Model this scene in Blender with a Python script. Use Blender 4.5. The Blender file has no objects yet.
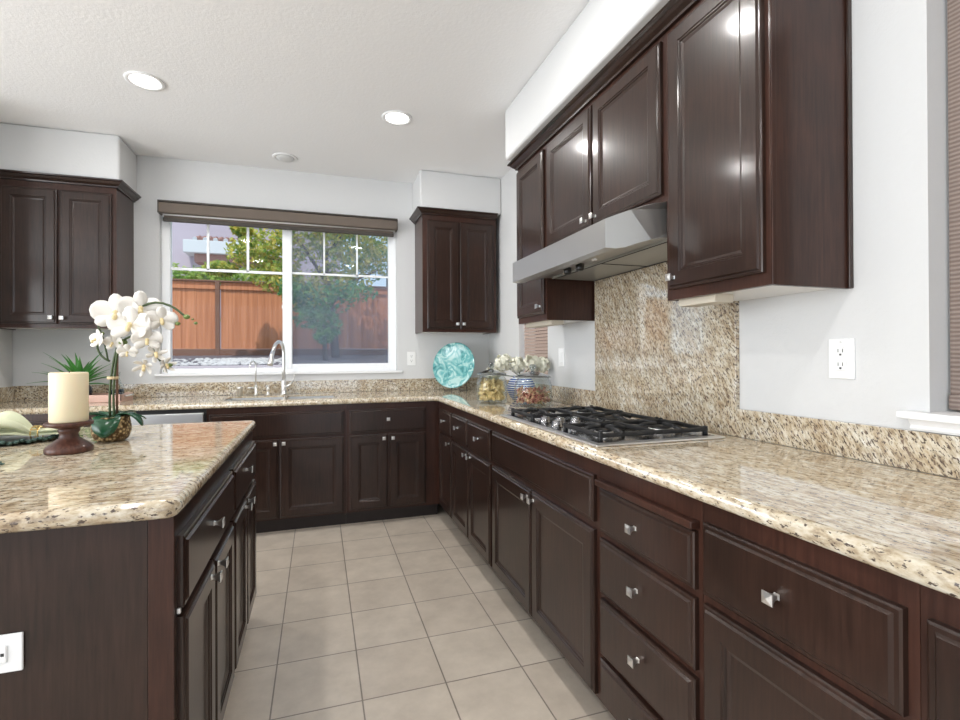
import bpy, bmesh, math, random
from mathutils import Vector, Matrix
random.seed(7)
C = bpy.context.scene.collection
PI = math.pi

# ------------------------------------------------------------------ camera
cam_d = bpy.data.cameras.new('camera')
cam_d.sensor_width = 36.0
cam_d.lens = 486.757 / 960 * 36
cam_d.shift_x = (480 - 472.64) / 960
cam_d.shift_y = (353.27 - 360) / 960
cam_d.clip_start = 0.02
cam_d.clip_end = 300
cam = bpy.data.objects.new('camera', cam_d)
C.objects.link(cam)
cam.matrix_world = Matrix(((0.95342882, 0.0029146, -0.30160404, 0),
                           (-0.30158724, -0.00509595, -0.95342497, 0),
                           (-0.00431582, 0.99998277, -0.00397962, 1.2161),
                           (0, 0, 0, 1)))
bpy.context.scene.camera = cam

# ------------------------------------------------------------------ world, sun, exposure
sc = bpy.context.scene
sc.view_settings.view_transform = 'Standard'
sc.view_settings.look = 'None'
sc.view_settings.gamma = 1
sc.view_settings.use_curve_mapping = False
sc.view_settings.exposure = 0.0
w = bpy.data.worlds.new('world')
sc.world = w
w.use_nodes = True
bg = w.node_tree.nodes['Background']
bg.inputs['Color'].default_value = (0.62, 0.80, 1.0, 1)
bg.inputs['Strength'].default_value = 1.5


def lamp(name, kind, loc, energy, color=(1, 1, 1), target=None, **kw):
    d = bpy.data.lights.new(name, kind)
    d.energy = energy
    d.color = color
    for k, v in kw.items():
        setattr(d, k, v)
    o = bpy.data.objects.new(name, d)
    C.objects.link(o)
    o.location = loc
    if target is not None:
        o.rotation_euler = (Vector(target) - Vector(loc)).to_track_quat('-Z', 'Y').to_euler()
    return o


lamp('sun', 'SUN', (0, -5, 20), 3.2, (1, 0.95, 0.86), target=(3.5, 6, 0), angle=0.01)
# unseen area lamps added as daylight-coloured fill, behind and left of the camera
lamp('rear_fill', 'AREA', (-1.6, -4.3, 1.5), 28, (0.98, 0.99, 1), target=(-0.8, -1.5, 2.6), shape='RECTANGLE', size=5.0, size_y=2.3)
lamp('side_fill', 'AREA', (-4.8, 0.2, 1.4), 225, (0.98, 0.99, 1), target=(-2.0, 1.2, 2.2), shape='RECTANGLE', size=4.5, size_y=2.1)


# ------------------------------------------------------------------ node helpers
def new_mat(name, color=(0.8, 0.8, 0.8), rough=0.5, metal=0.0, **kw):
    m = bpy.data.materials.new(name)
    m.use_nodes = True
    b = m.node_tree.nodes['Principled BSDF']
    b.inputs['Base Color'].default_value = (*color, 1)
    b.inputs['Roughness'].default_value = rough
    b.inputs['Metallic'].default_value = metal
    for k, v in kw.items():
        b.inputs[k].default_value = v
    return m


def nodes(m):
    nt = m.node_tree
    return nt, nt.nodes['Principled BSDF']


def coords(nt, scale=(1, 1, 1), rot=(0, 0, 0), loc=(0, 0, 0), kind='Object'):
    tc = nt.nodes.new('ShaderNodeTexCoord')
    mp = nt.nodes.new('ShaderNodeMapping')
    mp.inputs['Scale'].default_value = scale
    mp.inputs['Rotation'].default_value = rot
    mp.inputs['Location'].default_value = loc
    nt.links.new(tc.outputs[kind], mp.inputs['Vector'])
    return mp.outputs[0]


def noise(nt, vec, scale, detail=2.0, rough=0.5):
    n = nt.nodes.new('ShaderNodeTexNoise')
    n.inputs['Scale'].default_value = scale
    n.inputs['Detail'].default_value = detail
    n.inputs['Roughness'].default_value = rough
    nt.links.new(vec, n.inputs['Vector'])
    return n.outputs['Fac']


def ramp(nt, fac, stops):
    r = nt.nodes.new('ShaderNodeValToRGB')
    e = r.color_ramp.elements
    while len(e) < len(stops):
        e.new(0.5)
    for el, (p, c) in zip(e, stops):
        el.position = p
        el.color = (*c, 1) if len(c) == 3 else c
    nt.links.new(fac, r.inputs[0])
    return r.outputs[0]


def mix(nt, fac, a, b):
    x = nt.nodes.new('ShaderNodeMix')
    x.data_type = 'RGBA'
    for sock, v in ((x.inputs[0], fac), (x.inputs[6], a), (x.inputs[7], b)):
        if hasattr(v, 'links') or hasattr(v, 'is_linked'):
            nt.links.new(v, sock)
        else:
            sock.default_value = v if isinstance(v, (int, float)) else (*v, 1)
    return x.outputs[2]


def bump(nt, b, height, strength, dist=0.01):
    n = nt.nodes.new('ShaderNodeBump')
    n.inputs['Strength'].default_value = strength
    n.inputs['Distance'].default_value = dist
    nt.links.new(height, n.inputs['Height'])
    nt.links.new(n.outputs[0], b.inputs['Normal'])


# ------------------------------------------------------------------ materials
def wood_mat(name, ca, cb, rough=0.3, coat=0.35):
    m = new_mat(name, ca, rough)
    nt, b = nodes(m)
    v = coords(nt, (34, 34, 2.2))
    f = noise(nt, v, 3.2, 5, 0.6)
    v2 = coords(nt, (1, 1, 1))
    g = noise(nt, v2, 5.0, 2, 0.5)
    c1 = ramp(nt, f, [(0.3, ca), (0.75, cb)])
    c2 = ramp(nt, g, [(0.35, (0.80, 0.80, 0.80)), (0.7, (1.15, 1.08, 1.05))])
    x = nt.nodes.new('ShaderNodeMix')
    x.data_type = 'RGBA'
    x.blend_type = 'MULTIPLY'
    x.inputs[0].default_value = 1
    nt.links.new(c1, x.inputs[6])
    nt.links.new(c2, x.inputs[7])
    nt.links.new(x.outputs[2], b.inputs['Base Color'])
    b.inputs['Coat Weight'].default_value = coat
    b.inputs['Coat Roughness'].default_value = 0.13
    b.inputs['Specular IOR Level'].default_value = 0.22
    return m


M = {}
M['espresso'] = wood_mat('espresso_wood', (0.019, 0.0098, 0.0070), (0.040, 0.0205, 0.0145), 0.33, 0.46)
M['espresso_frame'] = wood_mat('espresso_frame_wood', (0.031, 0.0130, 0.0090), (0.060, 0.026, 0.0175), 0.36, 0.28)
M['toe'] = new_mat('toe_kick_dark', (0.018, 0.010, 0.008), 0.5)


def stretched(nt, scale, rot, loc=(0, 0, 0)):
    a = coords(nt, (1, 1, 1), rot)
    mp = nt.nodes.new('ShaderNodeMapping')
    mp.inputs['Scale'].default_value = scale
    mp.inputs['Location'].default_value = loc
    nt.links.new(a, mp.inputs['Vector'])
    return mp.outputs[0]


def granite(name, stretch_rot, k=1.0, dark=0.0):
    m = new_mat(name, (0.6, 0.5, 0.38), 0.05)
    nt, b = nodes(m)
    v = stretched(nt, (1.1 * k, 2.4 * k, 2.0 * k) if not dark else (1.7 * k, 2.9 * k, 1.05 * k), stretch_rot)
    big = noise(nt, v, 7, 3, 0.6)
    med = noise(nt, v, 30, 4, 0.62)
    base = ramp(nt, med, [(0.30, (0.25, 0.19, 0.13)), (0.40, (0.42, 0.34, 0.235)), (0.50, (0.57, 0.495, 0.375)), (0.61, (0.67, 0.62, 0.515)), (0.70, (0.73, 0.70, 0.63))])
    tint = ramp(nt, big, [(0.34, (0.85, 0.76, 0.66)), (0.5, (1.0, 0.97, 0.92)), (0.66, (1.06, 1.07, 1.08))])
    x = nt.nodes.new('ShaderNodeMix')
    x.data_type = 'RGBA'
    x.blend_type = 'MULTIPLY'
    x.inputs[0].default_value = 1
    nt.links.new(base, x.inputs[6])
    nt.links.new(tint, x.inputs[7])
    small = noise(nt, v, 62, 3, 0.6)
    spots = ramp(nt, small, [(0.582 - dark, (0, 0, 0)), (0.632 - dark, (1, 1, 1))])
    c2 = mix(nt, spots, x.outputs[2], (0.085, 0.06, 0.047))
    v2 = stretched(nt, (1.0 * k, 2.4 * k, 1.6 * k) if not dark else (1.6 * k, 3.0 * k, 1.1 * k), stretch_rot, (3, 5, 2))
    s2 = noise(nt, v2, 34, 3, 0.55)
    sp2 = ramp(nt, s2, [(0.655 - dark, (0, 0, 0)), (0.69 - dark, (1, 1, 1))])
    c3 = mix(nt, sp2, c2, (0.17, 0.115, 0.08))
    nt.links.new(c3, b.inputs['Base Color'])
    b.inputs['Specular IOR Level'].default_value = 0.8
    b.inputs['Coat Weight'].default_value = 0.7 if dark else 0.12
    b.inputs['Coat Roughness'].default_value = 0.03
    return m


M['granite'] = granite('granite_counter', (0, 0, -0.12))
M['granite_long'] = granite('granite_long_counter', (0, 0, 1.52))
M['granite_splash'] = granite('granite_splash', (0.55, 0.0, 0.0), 1.05, 0.036)  # same stone; denser dark flecks, partly its dimmer light put into the colour


def plaster(name, col, scale, strength):
    m = new_mat(name, col, 0.85)
    nt, b = nodes(m)
    v = coords(nt)
    f = noise(nt, v, scale, 4, 0.6)
    bump(nt, b, f, strength, 0.004)
    return m


M['wall'] = plaster('wall_paint', (0.655, 0.655, 0.65), 75, 0.25)
M['ceiling'] = plaster('ceiling_texture', (0.93, 0.93, 0.93), 60, 0.35)
M['trim'] = new_mat('white_trim', (0.88, 0.88, 0.88), 0.4)
M['vinyl'] = new_mat('white_vinyl', (0.90, 0.91, 0.92), 0.35)
M['ext'] = new_mat('exterior_stucco', (0.55, 0.48, 0.42), 0.9)

m = new_mat('floor_tile', (0.5, 0.45, 0.4), 0.38)
nt, b = nodes(m)
tc = coords(nt, (1, 1, 1), (0, 0, 0), (-0.144 + 0.3035 * 40, -1.76 + 0.3075 * 40, 0))
br = nt.nodes.new('ShaderNodeTexBrick')
br.offset = 0
br.squash = 1
br.inputs['Color1'].default_value = (0.55, 0.475, 0.395, 1)
br.inputs['Color2'].default_value = (0.60, 0.525, 0.44, 1)
br.inputs['Mortar'].default_value = (0.25, 0.21, 0.175, 1)
br.inputs['Scale'].default_value = 1
br.inputs['Mortar Size'].default_value = 0.0028
br.inputs['Mortar Smooth'].default_value = 0.1
br.inputs['Brick Width'].default_value = 0.3035
br.inputs['Row Height'].default_value = 0.3075
nt.links.new(tc, br.inputs['Vector'])
v = coords(nt)
cl = ramp(nt, noise(nt, v, 6, 5, 0.65), [(0.3, (0.86, 0.85, 0.84)), (0.7, (1.10, 1.10, 1.10))])
x = nt.nodes.new('ShaderNodeMix')
x.data_type = 'RGBA'
x.blend_type = 'MULTIPLY'
x.inputs[0].default_value = 1
nt.links.new(br.outputs['Color'], x.inputs[6])
nt.links.new(cl, x.inputs[7])
nt.links.new(x.outputs[2], b.inputs['Base Color'])
inv = nt.nodes.new('ShaderNodeMath')
inv.operation = 'SUBTRACT'
inv.inputs[0].default_value = 1
nt.links.new(br.outputs['Fac'], inv.inputs[1])
bump(nt, b, inv.outputs[0], 0.5, 0.002)
M['tile'] = m

M['steel'] = new_mat('brushed_steel', (0.84, 0.84, 0.84), 0.32, 0.95)
M['hood'] = new_mat('painted_steel_hood', (0.52, 0.51, 0.49), 0.33, 0.88)
M['hood_under'] = new_mat('hood_underside', (0.42, 0.42, 0.39), 0.4, 0.5)
M['chrome'] = new_mat('satin_nickel', (0.80, 0.79, 0.77), 0.3, 0.95)
M['iron'] = new_mat('cast_iron', (0.010, 0.010, 0.0105), 0.5)
M['dark_steel'] = new_mat('dark_polished_steel', (0.30, 0.30, 0.31), 0.18, 1.0)
M['black'] = new_mat('black_plastic', (0.012, 0.012, 0.012), 0.3)
M['plastic'] = new_mat('white_plastic', (0.86, 0.86, 0.85), 0.35)
M['slot'] = new_mat('outlet_slot', (0.03, 0.03, 0.03), 0.6)
M['under'] = new_mat('melamine_underside', (0.80, 0.79, 0.77), 0.5)
M['beige'] = new_mat('beige_fixture', (0.60, 0.54, 0.44), 0.5)
M['wax'] = new_mat('ivory_wax', (0.78, 0.68, 0.47), 0.45)
nodes(M['wax'])[1].inputs['Subsurface Weight'].default_value = 0.15
M['darkwood'] = wood_mat('turned_walnut', (0.045, 0.018, 0.013), (0.125, 0.055, 0.038), 0.4, 0.2)
M['linen'] = plaster('sage_linen', (0.62, 0.64, 0.45), 400, 0.3)
M['gold'] = new_mat('gold_metal', (0.60, 0.42, 0.16), 0.3, 0.9)
M['pewter'] = new_mat('pewter_plate', (0.36, 0.37, 0.36), 0.4, 0.4)
M['sprig'] = new_mat('dark_green_beads', (0.035, 0.075, 0.062), 0.5)
M['leaf_dark'] = new_mat('orchid_leaf', (0.012, 0.07, 0.030), 0.25)
M['leaf'] = new_mat('spiky_leaf', (0.07, 0.26, 0.05), 0.35)
M['stem'] = new_mat('orchid_stem', (0.05, 0.08, 0.025), 0.5)
M['bud'] = new_mat('green_bud', (0.16, 0.22, 0.06), 0.45)
M['petal'] = new_mat('white_petal', (0.80, 0.765, 0.71), 0.5)
M['lip'] = new_mat('cream_lip', (0.74, 0.60, 0.33), 0.5)
M['twine'] = new_mat('raffia', (0.66, 0.52, 0.32), 0.8)
M['stake'] = new_mat('bamboo_stake', (0.20, 0.10, 0.06), 0.6)
M['copper'] = new_mat('pink_tray', (0.62, 0.40, 0.32), 0.4, 0.2)
M['gloss_black'] = new_mat('glossy_navy_pot', (0.008, 0.012, 0.02), 0.08)
M['pasta'] = new_mat('yellow_pasta', (0.86, 0.66, 0.32), 0.55)
M['flower_cream'] = new_mat('hydrangea_cream', (0.82, 0.80, 0.66), 0.6)
M['mulch'] = new_mat('mulch', (0.10, 0.085, 0.095), 0.9)
M['shade_edge'] = new_mat('dark_shade_trim', (0.045, 0.036, 0.028), 0.6)

m = new_mat('gold_weave', (0.55, 0.40, 0.2), 0.4, 0.5)
nt, b = nodes(m)
v = coords(nt, (1, 1, 1))
vo = nt.nodes.new('ShaderNodeTexVoronoi')
vo.inputs['Scale'].default_value = 95
nt.links.new(v, vo.inputs['Vector'])
nt.links.new(ramp(nt, vo.outputs['Distance'], [(0.1, (0.74, 0.58, 0.32)), (0.6, (0.10, 0.055, 0.02))]), b.inputs['Base Color'])
bump(nt, b, vo.outputs['Distance'], 0.8, 0.004)
M['weave'] = m

m = new_mat('turquoise_glass', (0.1, 0.5, 0.5), 0.12)
nt, b = nodes(m)
v = coords(nt, (1, 1, 1))
nn = nt.nodes.new('ShaderNodeTexNoise')
nn.inputs['Scale'].default_value = 11
nn.inputs['Detail'].default_value = 4
nn.inputs['Distortion'].default_value = 2.5
nt.links.new(v, nn.inputs['Vector'])
nt.links.new(ramp(nt, nn.outputs['Fac'], [(0.32, (0.06, 0.24, 0.25)), (0.47, (0.16, 0.46, 0.46)), (0.62, (0.48, 0.70, 0.67))]), b.inputs['Base Color'])
M['turq'] = m

m = new_mat('blue_white_stripe', (0.8, 0.8, 0.8), 0.2)
nt, b = nodes(m)
v = coords(nt, (1, 1, 1))
wv = nt.nodes.new('ShaderNodeTexWave')
wv.bands_direction = 'Z'
wv.inputs['Scale'].default_value = 22
nt.links.new(v, wv.inputs['Vector'])
nt.links.new(ramp(nt, wv.outputs['Fac'], [(0.45, (0.06, 0.13, 0.42)), (0.6, (0.82, 0.85, 0.9))]), b.inputs['Base Color'])
M['stripe'] = m

m = new_mat('potpourri', (0.5, 0.3, 0.2), 0.7)
nt, b = nodes(m)
v = coords(nt, (1, 1, 1))
nt.links.new(ramp(nt, noise(nt, v, 45, 2, 0.5), [(0.36, (0.22, 0.05, 0.035)), (0.46, (0.55, 0.24, 0.17)), (0.55, (0.66, 0.44, 0.26)), (0.66, (0.28, 0.22, 0.09))]), b.inputs['Base Color'])
M['potpourri'] = m


def woven(name, ca, cb, sz):
    m = new_mat(name, ca, 0.8)
    nt, b = nodes(m)
    v = coords(nt, (1, 1, 1))
    wv = nt.nodes.new('ShaderNodeTexWave')
    wv.bands_direction = 'Z'
    wv.inputs['Scale'].default_value = sz
    wv.inputs['Distortion'].default_value = 1.2
    wv.inputs['Detail'].default_value = 2
    nt.links.new(v, wv.inputs['Vector'])
    nt.links.new(ramp(nt, wv.outputs['Fac'], [(0.2, ca), (0.8, cb)]), b.inputs['Base Color'])
    bump(nt, b, wv.outputs['Fac'], 0.4, 0.003)
    return m


M['woven_brown'] = woven('woven_brown_shade', (0.17, 0.125, 0.105), (0.26, 0.205, 0.175), 28)
M['valance'] = woven('taupe_valance', (0.125, 0.098, 0.078), (0.15, 0.12, 0.097), 40)
M['slat'] = new_mat('tan_slats', (0.50, 0.375, 0.31), 0.6)


def glass_mat(name, tint=(1, 1, 1), blend=0.12, ior=1.45):
    m = bpy.data.materials.new(name)
    m.use_nodes = True
    nt = m.node_tree
    nt.nodes.clear()
    out = nt.nodes.new('ShaderNodeOutputMaterial')
    t = nt.nodes.new('ShaderNodeBsdfTransparent')
    t.inputs[0].default_value = (*tint, 1)
    g = nt.nodes.new('ShaderNodeBsdfGlossy')
    g.inputs['Roughness'].default_value = 0.03
    f = nt.nodes.new('ShaderNodeFresnel')
    f.inputs[0].default_value = ior
    mx = nt.nodes.new('ShaderNodeMixShader')
    nt.links.new(f.outputs[0], mx.inputs[0])
    nt.links.new(t.outputs[0], mx.inputs[1])
    nt.links.new(g.outputs[0], mx.inputs[2])
    nt.links.new(mx.outputs[0], out.inputs[0])
    return m


M['glass'] = glass_mat('window_glass', (0.99, 1, 1), ior=1.2)
m = glass_mat('jar_glass', (0.965, 0.985, 0.985))
_nt = m.node_tree
_lw = _nt.nodes.new('ShaderNodeLayerWeight')
_lw.inputs[0].default_value = 0.10
_mx = [n_ for n_ in _nt.nodes if n_.type == 'MIX_SHADER'][0]
_nt.links.new(_lw.outputs['Facing'], _mx.inputs[0])
M['jar_glass'] = m
m = glass_mat('lid_glass', (0.62, 0.66, 0.67))
_nt = m.node_tree
_lw = _nt.nodes.new('ShaderNodeLayerWeight')
_lw.inputs[0].default_value = 0.45
_mx = [n_ for n_ in _nt.nodes if n_.type == 'MIX_SHADER'][0]
_nt.links.new(_lw.outputs['Facing'], _mx.inputs[0])
M['lid_glass'] = m

m = bpy.data.materials.new('insect_screen')
m.use_nodes = True
nt = m.node_tree
nt.nodes.clear()
out = nt.nodes.new('ShaderNodeOutputMaterial')
t = nt.nodes.new('ShaderNodeBsdfTransparent')
d = nt.nodes.new('ShaderNodeBsdfDiffuse')
d.inputs[0].default_value = (0.24, 0.27, 0.36, 1)
mx = nt.nodes.new('ShaderNodeMixShader')
mx.inputs[0].default_value = 0.27
nt.links.new(t.outputs[0], mx.inputs[1])
nt.links.new(d.outputs[0], mx.inputs[2])
nt.links.new(mx.outputs[0], out.inputs[0])
M['screen'] = m

m = bpy.data.materials.new('lamp_lens')
m.use_nodes = True
b = m.node_tree.nodes['Principled BSDF']
b.inputs['Emission Color'].default_value = (1, 0.98, 0.94, 1)
b.inputs['Emission Strength'].default_value = 9.0
M['lens'] = m
M['lens_off'] = new_mat('unlit_lens', (0.7, 0.7, 0.69), 0.4)

m = new_mat('fence_cedar', (0.45, 0.2, 0.1), 0.8)
nt, b = nodes(m)
v = coords(nt, (7, 1, 0.3))
nt.links.new(ramp(nt, noise(nt, v, 2.0, 3, 0.5), [(0.35, (0.46, 0.165, 0.07)), (0.65, (0.62, 0.25, 0.12))]), b.inputs['Base Color'])
M['fence'] = m
M['fence_dark'] = new_mat('fence_post_brown', (0.20, 0.095, 0.06), 0.85)
M['stucco'] = plaster('lavender_stucco', (0.44, 0.375, 0.42), 8, 0.2)
M['parapet'] = new_mat('white_parapet', (0.55, 0.56, 0.57), 0.8)
M['pebble'] = new_mat('pale_pebble', (0.5, 0.47, 0.46), 0.8)
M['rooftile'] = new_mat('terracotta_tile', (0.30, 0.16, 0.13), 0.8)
M['house_glass'] = new_mat('dark_window_glass', (0.05, 0.08, 0.13), 0.1)
M['concrete'] = plaster('concrete', (0.50, 0.47, 0.45), 20, 0.3)
M['block'] = plaster('block_wall', (0.50, 0.43, 0.46), 30, 0.4)
M['bark'] = new_mat('tree_bark', (0.12, 0.09, 0.07), 0.9)


def foliage(name, ca, cb, cc, sc_=1.2):
    m = bpy.data.materials.new(name)
    m.use_nodes = True
    nt = m.node_tree
    b = nt.nodes['Principled BSDF']
    v = coords(nt)
    col = ramp(nt, noise(nt, v, sc_ * 4, 3, 0.7), [(0.34, ca), (0.5, cb), (0.66, cc)])
    nt.links.new(col, b.inputs['Base Color'])
    b.inputs['Roughness'].default_value = 0.5
    tr = nt.nodes.new('ShaderNodeBsdfTranslucent')
    nt.links.new(col, tr.inputs[0])
    mx = nt.nodes.new('ShaderNodeMixShader')
    mx.inputs[0].default_value = 0.35
    out = nt.nodes['Material Output']
    nt.links.new(b.outputs[0], mx.inputs[1])
    nt.links.new(tr.outputs[0], mx.inputs[2])
    nt.links.new(mx.outputs[0], out.inputs[0])
    return m


M['foliage'] = foliage('tree_foliage', (0.10, 0.22, 0.03), (0.40, 0.44, 0.07), (0.80, 0.58, 0.14))
M['foliage2'] = foliage('green_foliage', (0.03, 0.13, 0.05), (0.09, 0.26, 0.07), (0.22, 0.40, 0.10))
M['foliage3'] = foliage('vine_foliage', (0.14, 0.30, 0.03), (0.32, 0.46, 0.08), (0.55, 0.60, 0.18))


# ------------------------------------------------------------------ geometry helpers
ORG = {}


def basis(axis):
    a = Vector(axis).normalized()
    h = Vector((0, 0, 1)) if abs(a.z) < 0.9 else Vector((1, 0, 0))
    u = a.cross(h).normalized()
    return u, a.cross(u).normalized(), a


class MB:
    """collects geometry in world coordinates"""

    def __init__(self):
        self.bm = bmesh.new()

    def box(self, x0, x1, y0, y1, z0, z1, bev=0.0, seg=2, mat=None):
        x0, x1 = min(x0, x1), max(x0, x1)
        y0, y1 = min(y0, y1), max(y0, y1)
        z0, z1 = min(z0, z1), max(z0, z1)
        t = bmesh.new()
        vs = [t.verts.new((x, y, z)) for x in (x0, x1) for y in (y0, y1) for z in (z0, z1)]
        for f in ((0, 1, 3, 2), (4, 6, 7, 5), (0, 4, 5, 1), (2, 3, 7, 6), (0, 2, 6, 4), (1, 5, 7, 3)):
            t.faces.new([vs[i] for i in f])
        if bev > 0:
            bmesh.ops.bevel(t, geom=t.edges[:], offset=bev, segments=seg, profile=0.5, affect='EDGES')
        self.merge(t, mat)
        return self

    def merge(self, t, mat=None):
        if mat is not None:
            t.transform(mat)
        me = bpy.data.meshes.new('tmp')
        t.to_mesh(me)
        t.free()
        self.bm.from_mesh(me)
        bpy.data.meshes.remove(me)

    def poly_prism(self, pts, axis, a0, a1, bev=0.0):
        """pts: 2D outline; axis: extrusion axis; the outline lies in the two others (in order)"""
        t = bmesh.new()
        def P(p, a):
            if axis == 'z': return (p[0], p[1], a)
            if axis == 'y': return (p[0], a, p[1])
            return (a, p[0], p[1])
        lo = [t.verts.new(P(p, a0)) for p in pts]
        hi = [t.verts.new(P(p, a1)) for p in pts]
        t.faces.new(lo)
        t.faces.new(hi)
        n = len(pts)
        for i in range(n):
            t.faces.new((lo[i], lo[(i + 1) % n], hi[(i + 1) % n], hi[i]))
        bmesh.ops.recalc_face_normals(t, faces=t.faces)
        if bev:
            bmesh.ops.bevel(t, geom=t.edges[:], offset=bev, segments=2, profile=0.5, affect='EDGES')
        self.merge(t)
        return self

    def tube(self, pts, r, seg=10, caps=True):
        """tube through points; r a number or one radius for each point"""
        pts = [Vector(p) for p in pts]
        rs = r if isinstance(r, (list, tuple)) else [r] * len(pts)
        bm = self.bm
        rings = []
        u = None
        for i, p in enumerate(pts):
            d = (pts[min(i + 1, len(pts) - 1)] - pts[max(i - 1, 0)]).normalized()
            if u is None:
                u = basis(d)[0]
            else:
                u = (u - d * u.dot(d)).normalized()
            v = d.cross(u)
            rings.append([bm.verts.new(p + (u * math.cos(2 * PI * k / seg) + v * math.sin(2 * PI * k / seg)) * rs[i]) for k in range(seg)])
        for a, b in zip(rings, rings[1:]):
            for k in range(seg):
                f = bm.faces.new((a[k], a[(k + 1) % seg], b[(k + 1) % seg], b[k]))
                f.smooth = True
        if caps:
            bm.faces.new(list(reversed(rings[0])))
            bm.faces.new(rings[-1])
        return self

    def lathe(self, prof, loc, axis=(0, 0, 1), seg=32, rot0=0.0, smooth=True, sx=1.0, sy=1.0):
        """prof: list of (radius, height)"""
        if tuple(axis) == (0, 0, 1):
            u, v, a = Vector((1, 0, 0)), Vector((0, 1, 0)), Vector((0, 0, 1))
        else:
            u, v, a = basis(axis)
        o = Vector(loc)
        bm = self.bm
        rings = []
        for r, h in prof:
            if r < 1e-6:
                rings.append([bm.verts.new(o + a * h)])
            else:
                rings.append([bm.verts.new(o + a * h + u * (r * sx * math.cos(rot0 + 2 * PI * k / seg)) + v * (r * sy * math.sin(rot0 + 2 * PI * k / seg))) for k in range(seg)])
        fs = []
        for A, B in zip(rings, rings[1:]):
            if len(A) == 1 and len(B) == 1:
                continue
            for k in range(seg):
                k2 = (k + 1) % seg
                if len(A) == 1:
                    fs.append(bm.faces.new((A[0], B[k2], B[k])))
                elif len(B) == 1:
                    fs.append(bm.faces.new((A[k], A[k2], B[0])))
                else:
                    fs.append(bm.faces.new((A[k], A[k2], B[k2], B[k])))
        if len(rings[0]) > 1:
            fs.append(bm.faces.new(list(reversed(rings[0]))))
        if len(rings[-1]) > 1:
            fs.append(bm.faces.new(rings[-1]))
        for f in fs:
            f.smooth = smooth and len(f.verts) <= 4
        return self

    def ball(self, loc, r, sx=1, sy=1, sz=1, sub=2, rot=None):
        t = bmesh.new()
        bmesh.ops.create_icosphere(t, subdivisions=sub, radius=r)
        for f in t.faces:
            f.smooth = True
        m = Matrix.Translation(loc) @ (rot.to_matrix().to_4x4() if rot is not None else Matrix.Identity(4)) @ Matrix.Diagonal((sx, sy, sz, 1))
        self.merge(t, m)
        return self

    def rings_panel(self, W, H, rings, mat):
        """door front seen from outside: rings of (inset, depth); depth counts outward"""
        t = bmesh.new()
        loops = []
        for ins, d in rings:
            loops.append([t.verts.new(p) for p in ((ins, d, ins), (W - ins, d, ins), (W - ins, d, H - ins), (ins, d, H - ins))])
        for A, B in zip(loops, loops[1:]):
            for k in range(4):
                t.faces.new((A[k], A[(k + 1) % 4], B[(k + 1) % 4], B[k]))
        t.faces.new(loops[-1])
        t.faces.new(list(reversed(loops[0])))
        bmesh.ops.recalc_face_normals(t, faces=t.faces)
        self.merge(t, mat)
        return self

    def build(self, name, mat, parent=None, loc=None, recalc=True):
        bm = self.bm
        if recalc:
            bmesh.ops.recalc_face_normals(bm, faces=bm.faces)
        if parent is not None:
            org = ORG[parent.name]
        else:
            if loc is None:
                xs = [v.co.x for v in bm.verts]; ys = [v.co.y for v in bm.verts]; zs = [v.co.z for v in bm.verts]
                loc = ((min(xs) + max(xs)) / 2, (min(ys) + max(ys)) / 2, min(zs))
            org = Vector(loc)
        bm.transform(Matrix.Translation(-org))
        me = bpy.data.meshes.new(name)
        bm.to_mesh(me)
        bm.free()
        me.materials.append(M[mat] if isinstance(mat, str) else mat)
        o = bpy.data.objects.new(name, me)
        C.objects.link(o)
        ORG[o.name] = org
        if parent is not None:
            o.parent = parent
        else:
            o.location = org
        return o


def tag(o, label=None, cat=None, group=None, kind=None):
    if label: o['label'] = label
    if cat: o['category'] = cat
    if group: o['group'] = group
    if kind: o['kind'] = kind
    return o


def thing(name, label, cat, loc, group=None, kind=None):
    o = bpy.data.objects.new(name, None)
    o.empty_display_size = 0.05
    C.objects.link(o)
    o.location = loc
    ORG[o.name] = Vector(loc)
    return tag(o, label, cat, group, kind)


def copy_tree(o, parent=None):
    c = o.copy()
    C.objects.link(c)
    ORG[c.name] = ORG[o.name]
    if parent is not None:
        c.parent = parent
    for ch in [q for q in C.objects if q.parent == o]:
        copy_tree(ch, c)
    return c


def struct(name, mb, mat, parent=None):
    o = mb.build(name, mat, parent)
    if parent is None:
        o['kind'] = 'structure'
    return o


def frame_mat(origin, u, n):
    u, n = Vector(u), Vector(n)
    return Matrix(((u.x, n.x, 0, origin[0]), (u.y, n.y, 0, origin[1]), (u.z, n.z, 1, origin[2]), (0, 0, 0, 1)))


# ------------------------------------------------------------------ room shell
XW, YW, CZ = 1.477, 4.18, 2.71
XE = -5.0
YE = -4.5
mb = MB().box(XE - 0.1, XW + 0.15, YE - 0.1, YW + 0.15, -0.12, 0.0)
fl = mb.build('floor', 'tile', loc=(0, 0, 0))
fl['kind'] = 'structure'
mb = MB().box(XE - 0.1, XW + 0.15, YE - 0.1, YW + 0.15, CZ, CZ + 0.25)
struct('ceiling', mb, 'ceiling')
# back wall with the sink window opening
WX0, WX1, WZ0, WZ1 = -1.134, 0.640, 1.085, 2.345
mb = MB()
mb.box(-2.17, WX0, YW, YW + 0.15, 0, CZ).box(WX1, XW + 0.15, YW, YW + 0.15, 0, CZ)
mb.box(WX0, WX1, YW, YW + 0.15, 0, WZ0).box(WX0, WX1, YW, YW + 0.15, WZ1, CZ)
struct('wall_back', mb, 'wall')
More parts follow.
